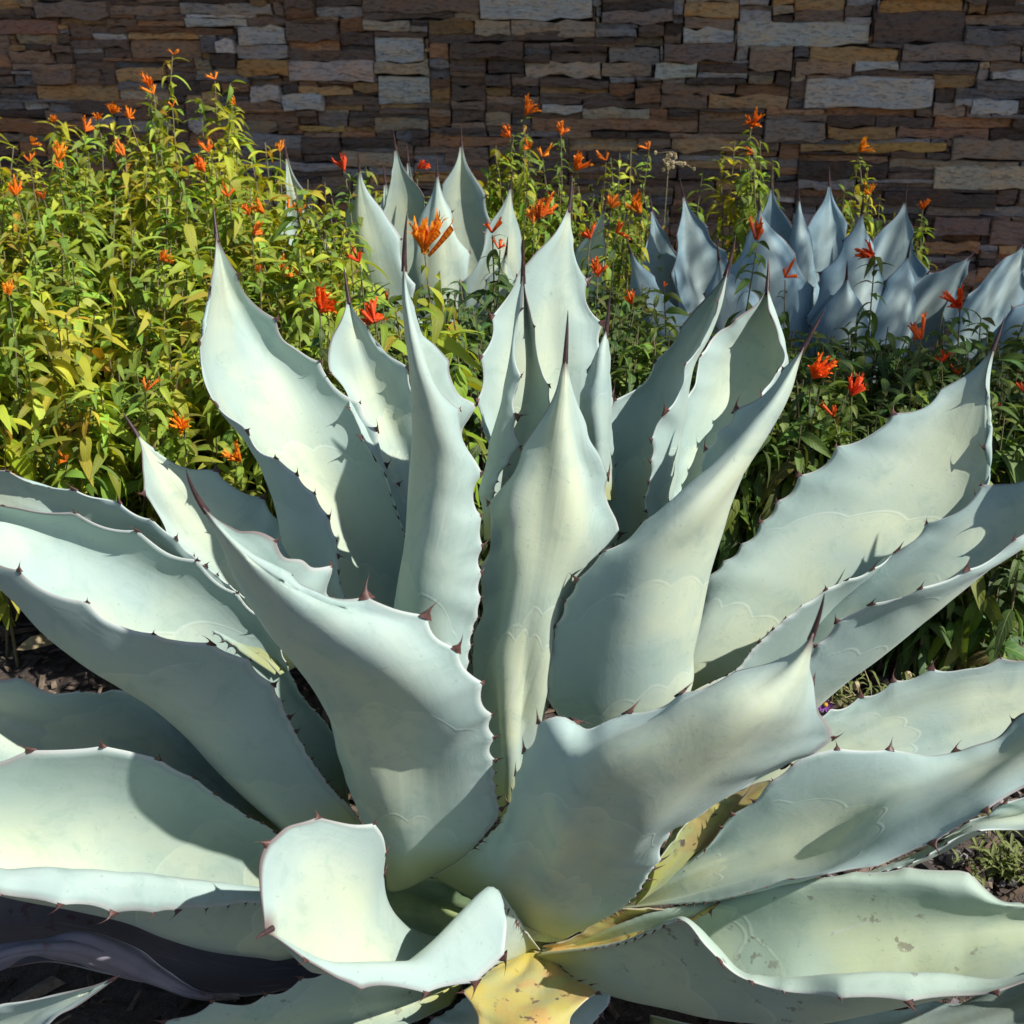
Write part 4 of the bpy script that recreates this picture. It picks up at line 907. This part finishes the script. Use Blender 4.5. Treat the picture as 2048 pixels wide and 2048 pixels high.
# flower-bearing shoots where the photograph shows blooms
FL = [(225,228,3),(258,238,3),(195,240,1),(110,245,1),(62,290,4),(170,265,2),(118,300,1),(345,112,5),(300,178,4),(308,190,2),(430,162,5),(470,213,2),(345,215,5),(60,325,2),(115,322,4),(125,340,2),
      (250,312,4),(410,345,1),(415,308,2),(560,305,4),(33,393,1),(88,400,4),(500,430,1),(530,428,4),(602,430,1),(575,420,2),(505,472,2),(318,520,3),(18,592,3),(460,398,5),(565,545,2),(600,556,2),(655,622,1),(368,860,3),(290,785,5),(135,925,2),(482,925,4)]
for x, y, k in FL:
    Y = float(np.clip(2.0+1.4*((830-y)/(830-outl(x)))**1.33, 2.0, 3.45)) if y < 830 else 1.97
    nearest(left, x).shoot(P(x, y, Y), size=.074, flower=k, fsize=.034)
cfl = Shrub(850, 1.86, 'bright sprig of broad yellow-green leaves under the largest orange bloom', None, M_LEAF, [(1, 1, .8), (.7, .8, .7), (.85, .95, .8)], 70)
for x, y, k, Y in ((850,512,3,1.84),(880,560,None,1.88),(905,610,None,1.90),(830,600,None,1.82),(870,640,None,1.84),(790,610,None,1.80),(765,640,None,1.78),(905,680,None,1.86)):
    cfl.shoot(P(x, y, Y), size=.088, density=.036, bare=.62, flower=k, fsize=.050)
for x, y, k, Y in ((720,528,2,2.1),(640,628,4,2.0),(752,645,1,2.0),(985,470,5,2.2),(1000,500,2,2.2),(835,338,4,3.4),(690,345,0,2.9)):
    (cf[0] if x < 870 else cf[1]).shoot(P(x, y, Y), size=.066, flower=k, fsize=.046 if Y < 2.5 else .04)
for x, y, k, Y in ((1050,232,4,3.3),(1020,278,2,3.3),(1060,300,2,3.2),(1122,272,1,3.3),(1085,318,5,3.2),(1150,342,4,3.2),(1080,438,1,2.7),(1066,450,4,2.7)): cb[1].shoot(P(x, y, Y), size=.055, flower=k, fsize=.042)
for x, y, k, Y in ((1212,325,5,3.2),(1298,300,2,3.2),(1222,418,1,2.9),(1262,412,4,2.9),(1284,428,2,2.9)): cb2.shoot(P(x, y, Y), size=.05, flower=k, fsize=.044)
for x, y, k, Y in ((1195,555,1,2.3),(1180,480,2,2.6),(1232,468,2,2.6),(1265,610,0,2.2)): cf2.shoot(P(x, y, Y), size=.066, flower=k, fsize=.042)
rb[0].shoot(P(1502, 252, 3.3), size=.06, flower=1, fsize=.048); rb[0].shoot(P(1507, 308, 3.25), size=.06, flower=2, fsize=.04)
for x, y, k in ((1717, 305, 4), (1740, 390, 2), (1845, 420, 4)): rb[1].shoot(P(x, y, 3.3), size=.055, flower=k, fsize=.046)
for x, y, k, Y in ((1515,485,2,2.55),(1750,512,1,2.5),(1920,615,4,2.35),(1622,758,3,2.0),(1703,793,1,1.97),(1668,838,5,1.95),(1840,683,2,2.2),(1570,560,5,2.5),(2046,790,2,2.1)):
    nearest(rf, x).shoot(P(x, y, Y), size=.074, flower=k, fsize=.044)
for s in left + [mid, cfl] + cf + [cf2] + cb + [cb2] + rb + rf: s.build()

# ------------------------------------------------------------------ shade tree outside the picture, toward the sun
def tree(loc, h, crown, n, seed):
    r = np.random.default_rng(seed); root = empty('shade_tree', loc, 'small leafy tree whose crown throws dappled shade on the blue agave', 'tree')
    V = []; F = []; off = 0; limbs = [([(0, 0, -.05), (.05, .03, h*.3), (0, .06, h*.55), crown[0]], .085, .03)]
    for k in range(9):
        a = k*2.4; e = np.array(crown[0]) + np.array(crown[1])*np.array([math.cos(a)*.75, math.sin(a)*.75, r.uniform(-.5, .7)])
        limbs.append(([(0, .05, h*.5), (np.array([0, .05, h*.62])*.5+e*.5), e], .035, .008))
    for pts, r0, r1 in limbs:
        p, _ = cr_spline(np.array(pts, float), 14); d = np.gradient(p, axis=0); d /= np.linalg.norm(d, axis=1, keepdims=True)
        x = np.cross(d, [.7, .7, .1]); x /= np.linalg.norm(x, axis=1, keepdims=True); y = np.cross(d, x); rad = np.linspace(r0, r1, 14)
        for m_ in range(7): a = m_*2*math.pi/7; V.append(p+(x*math.cos(a)+y*math.sin(a))*rad[:, None])
        idx = off+np.arange(7)[:, None]*14+np.arange(14)[None]
        for m_ in range(7): a, b = idx[m_], idx[(m_+1) % 7]; F.append(np.stack([a[:-1], b[:-1], b[1:], a[1:]], 1))
        off += 98
    link('trunk', mesh_from('trunk', np.vstack(V), np.vstack(F)), root, M_BARK)
    V = []; F = []; UV = []; T = []; off = 0; cl = [np.array(crown[0])+np.array(crown[1])*r.normal(0, .42, 3) for _ in range(60)]
    for i in range(n):
        c = cl[r.integers(len(cl))] + r.normal(0, .13, 3); q = r.normal(0, 1, 4); q /= np.linalg.norm(q); w_, x_, y_, z_ = q
        R = np.array([[1-2*(y_*y_+z_*z_), 2*(x_*y_-z_*w_), 2*(x_*z_+y_*w_)], [2*(x_*y_+z_*w_), 1-2*(x_*x_+z_*z_), 2*(y_*z_-x_*w_)], [2*(x_*z_-y_*w_), 2*(y_*z_+x_*w_), 1-2*(x_*x_+y_*y_)]])*r.uniform(.05, .09)
        v, f, uv = SL[r.integers(len(SL))]; V.append(v@R.T+c); F.append(f+off); UV.append(uv); T.append(np.full((len(v), 3), r.uniform(.7, 1.2))); off += len(v)
    tag(link('crown', mesh_from('crown', np.vstack(V), np.vstack(F), uv=np.vstack(UV), tint=np.vstack(T)), root, M_TREEL), kind='stuff')
tree((3.3, 1.55, 0), 3.4, ((0, -.05, 3.42), (.85, .72, .46)), 2000, 5)

# ------------------------------------------------------------------ small things on the ground
def strip(pts, w0, w1, up=(0, 0, 1)):
    p, _ = cr_spline(pts, 9); d = np.gradient(p, axis=0); x = np.cross(d, up); x /= np.maximum(np.linalg.norm(x, axis=1, keepdims=True), 1e-6)
    t = np.linspace(0, 1, 9)[:, None]; w = w0*np.sin(np.pi*np.clip(t*.9+.1, 0, 1))+w1*0
    V = np.vstack([p-x*w, p+np.array([0, 0, -1])*w*.4, p+x*w]); i = np.arange(8)
    F = np.vstack([np.stack([i, i+9, i+10, i+1], 1), np.stack([i+9, i+18, i+19, i+10], 1)]); uv = np.vstack([np.hstack([np.full((9, 1), u), t]) for u in (0, .5, 1)])
    return V, F, uv
def tubes_mesh(name, paths, r0, r1):
    V = []; F = []; off = 0
    for pts in paths:
        p, _ = cr_spline(np.array(pts, float), 10); d = np.gradient(p, axis=0); d /= np.linalg.norm(d, axis=1, keepdims=True)
        x = np.cross(d, [.5, .2, .8]); x /= np.linalg.norm(x, axis=1, keepdims=True); y = np.cross(d, x); rad = np.linspace(r0, r1, 10)
        for m_ in range(5): a = m_*2*math.pi/5; V.append(p+(x*math.cos(a)+y*math.sin(a))*rad[:, None])
        idx = off+np.arange(5)[:, None]*10+np.arange(10)[None]
        for m_ in range(5): a, b = idx[m_], idx[(m_+1) % 5]; F.append(np.stack([a[:-1], b[:-1], b[1:], a[1:]], 1))
        off += 50
    return mesh_from(name, np.vstack(V), np.vstack(F))
def weed(loc, label, n, h, spread, seed, mat, heads=0, daisy=None, broad=False):
    r = np.random.default_rng(seed); root = empty('weed', loc, label, 'weed'); paths = []; V = []; F = []; UV = []; off = 0
    for k in range(n):
        a = r.uniform(0, 6.28); e = np.array([math.cos(a)*spread*r.uniform(.4, 1), math.sin(a)*spread*.6*r.uniform(.4, 1), h*r.uniform(.35, 1)])
        p = [(0, 0, -.01), e*np.array([.35, .35, .75])+r.normal(0, .01, 3), e]; paths.append(p); pp, L = cr_spline(np.array(p, float), 12)
        for q in range(2, 12, 1 if not broad else 3):
            b = r.uniform(0, 6.28); l = r.uniform(.02, .04) if not broad else r.uniform(.05, .08); c = pp[q]
            dd = np.array([math.cos(b), math.sin(b), r.uniform(0, .8)])*l
            v, f, uv = strip([c, c+dd*.5+np.array([0, 0, l*.2]), c+dd-np.array([0, 0, l*.15])], .0028 if not broad else .014, 0); V.append(v); F.append(f+off); UV.append(uv); off += len(v)
    link('stems', tubes_mesh('stems', paths, .0016, .0009), root, M_STRAW if heads else M_WEED); root.children[-1]['kind'] = 'stuff' if root.children else None
    vv = np.vstack(V); tag(link('leaves', mesh_from('leaves', vv, np.vstack(F), uv=np.vstack(UV), tint=np.ones((len(vv), 3))), root, mat), kind='stuff')
    for k in range(heads):
        p = paths[k % len(paths)][-1]; bm = bmesh.new(); bmesh.ops.create_icosphere(bm, subdivisions=2, radius=.007)
        for v in bm.verts: v.co *= 1+.35*r.uniform(); v.co.z *= 1.2
        me = bpy.data.meshes.new('seed_head'); bm.to_mesh(me); bm.free(); o = link('seed_head', me, root, M_STRAW); o.location = Vector(p)
    if daisy is not None:
        c = np.array(daisy); V = []; F = []
        for k in range(14):
            a = k*2*math.pi/14+r.normal(0, .08); d = np.array([math.cos(a), -.35, math.sin(a)*.9]); t = np.array([-math.sin(a), 0, math.cos(a)]); b = len(V)
            for s_, w in ((.004, .001), (.010, .0022), (.016, .0008)): V += [c+d*s_-t*w, c+d*s_+t*w]
            F += [(b, b+1, b+3, b+2), (b+2, b+3, b+5, b+4)]
        link('daisy_petals', mesh_from('daisy_petals', np.array(V), F), root, M_PURPLE)
        bm = bmesh.new(); bmesh.ops.create_icosphere(bm, subdivisions=2, radius=.005); me = bpy.data.meshes.new('daisy_disc'); bm.to_mesh(me); bm.free()
        o = link('daisy_disc', me, root, M_GOLD); o.location = Vector(c+np.array([0, -.002, 0])); link('daisy_stalk', tubes_mesh('daisy_stalk', [[(0, 0, 0), c*.5+np.array([0, .01, .01]), c+np.array([0, .002, 0])]], .0012, .0008), root, M_WEED)
    return root
w0 = P(1730, 1390, 2.0); d0 = P(1650, 1408, 1.72)
weed((float(w0[0]), 1.95, 0), 'straggly dry weed with fluffy seed heads and one purple daisy beside the big agave', 26, .17, .16, 1, M_WEED, heads=7, daisy=tuple(d0-np.array([w0[0], 1.95, 0])))
w1 = P(1985, 1300, 2.2); weed((float(w1[0]), 2.2, 0), 'dark broad-leaved seedling on the bare gravel', 7, .12, .07, 2, M_LEAF_SHADE_DARK, broad=True)
w2 = P(2000, 1730, 1.55); weed((float(w2[0]), 1.52, 0), 'small bright green weed with divided leaves under the low agave leaf', 18, .10, .12, 3, M_WEED)
w3 = P(1270, 290, 3.25)
# dried seed head among the back shrubs
sr = empty('dried_seed_stalk', (float(P(1330, 330, 3.3)[0]), 3.3, 0), 'brown dried seed stalk against the dark wall between the rear agaves', 'dry plant')
r = np.random.default_rng(8); top = P(1338, 318, 3.3)-np.array(sr.location); pth = [[(0, 0, 0), (top[0]*.3, 0, top[2]*.6), top]]
for k in range(12): pth.append([top*np.array([.95, 1, .97]), top+np.array([r.normal(0, .012), r.normal(0, .01), r.uniform(-.01, .02)]), top+np.array([r.normal(0, .03), r.normal(0, .02), r.uniform(-.04, .035)])])
link('stalk', tubes_mesh('stalk', pth, .002, .001), sr, M_STRAW)
for k in range(1, 13):
    bm = bmesh.new(); bmesh.ops.create_icosphere(bm, subdivisions=1, radius=.0055)
    me = bpy.data.meshes.new('seed_pod'); bm.to_mesh(me); bm.free(); o = link('seed_pod', me, sr, M_STRAW); o.location = Vector(pth[k][-1]); o.scale = (1, 1, 1.4)
# dry fallen leaves on the mulch
M_DEAD = simple_mat('dead_leaf', (.40, .33, .19), .8, .4, 50, c2=(.26, .19, .11))
for i, (x, y, Y, l, a, lab) in enumerate(((55, 1262, 2.05, .13, -.9, 'large tan fallen leaf on the dark mulch by the wide agave leaf'), (30, 1330, 1.95, .10, 1.9, 'brown curled fallen leaf lying beneath the larger tan one'), (15, 1215, 2.2, .11, .3, 'thin straw-coloured fallen leaf at the edge of the shrubs'))):
    v, f, uv = SL[i]; p = P(x, y, Y); me = mesh_from('fallen_leaf', v*np.array([l, l*1.5, l*.8]), f, uv=uv)
    o = link('fallen_leaf', me, None, M_DEAD); tag(o, lab, 'dead leaf'); o.location = (float(p[0]), Y, .03+.02*i); o.rotation_euler = (.3, -.2, a)
# boulder at the foot of the wall
bm = bmesh.new(); bmesh.ops.create_icosphere(bm, subdivisions=4, radius=.24); rr = np.random.default_rng(3); ks = rr.normal(0, 1, (14, 3)); ks /= np.linalg.norm(ks, axis=1, keepdims=True)
for v in bm.verts:
    d = np.array(v.co.normalized()); m_ = 1.0
    for q in ks: m_ = min(m_, .80/max(.2, float(d@q))) if d@q > .5 else m_
    v.co *= m_*(1+.02*math.sin(23*d[0]+9*d[2])); v.co.z *= .75
me = bpy.data.meshes.new('boulder'); bm.to_mesh(me); bm.free()
bo = link('boulder', me, None, simple_mat('boulder_rock', (.46, .34, .26), .9, 1, 14, c2=(.30, .21, .16))); bl = P(2080, 760, 3.5); bo.location = (float(bl[0]), 3.5, .15)
tag(bo, 'pinkish tan cracked boulder at the foot of the wall beyond the blue agave', 'boulder')
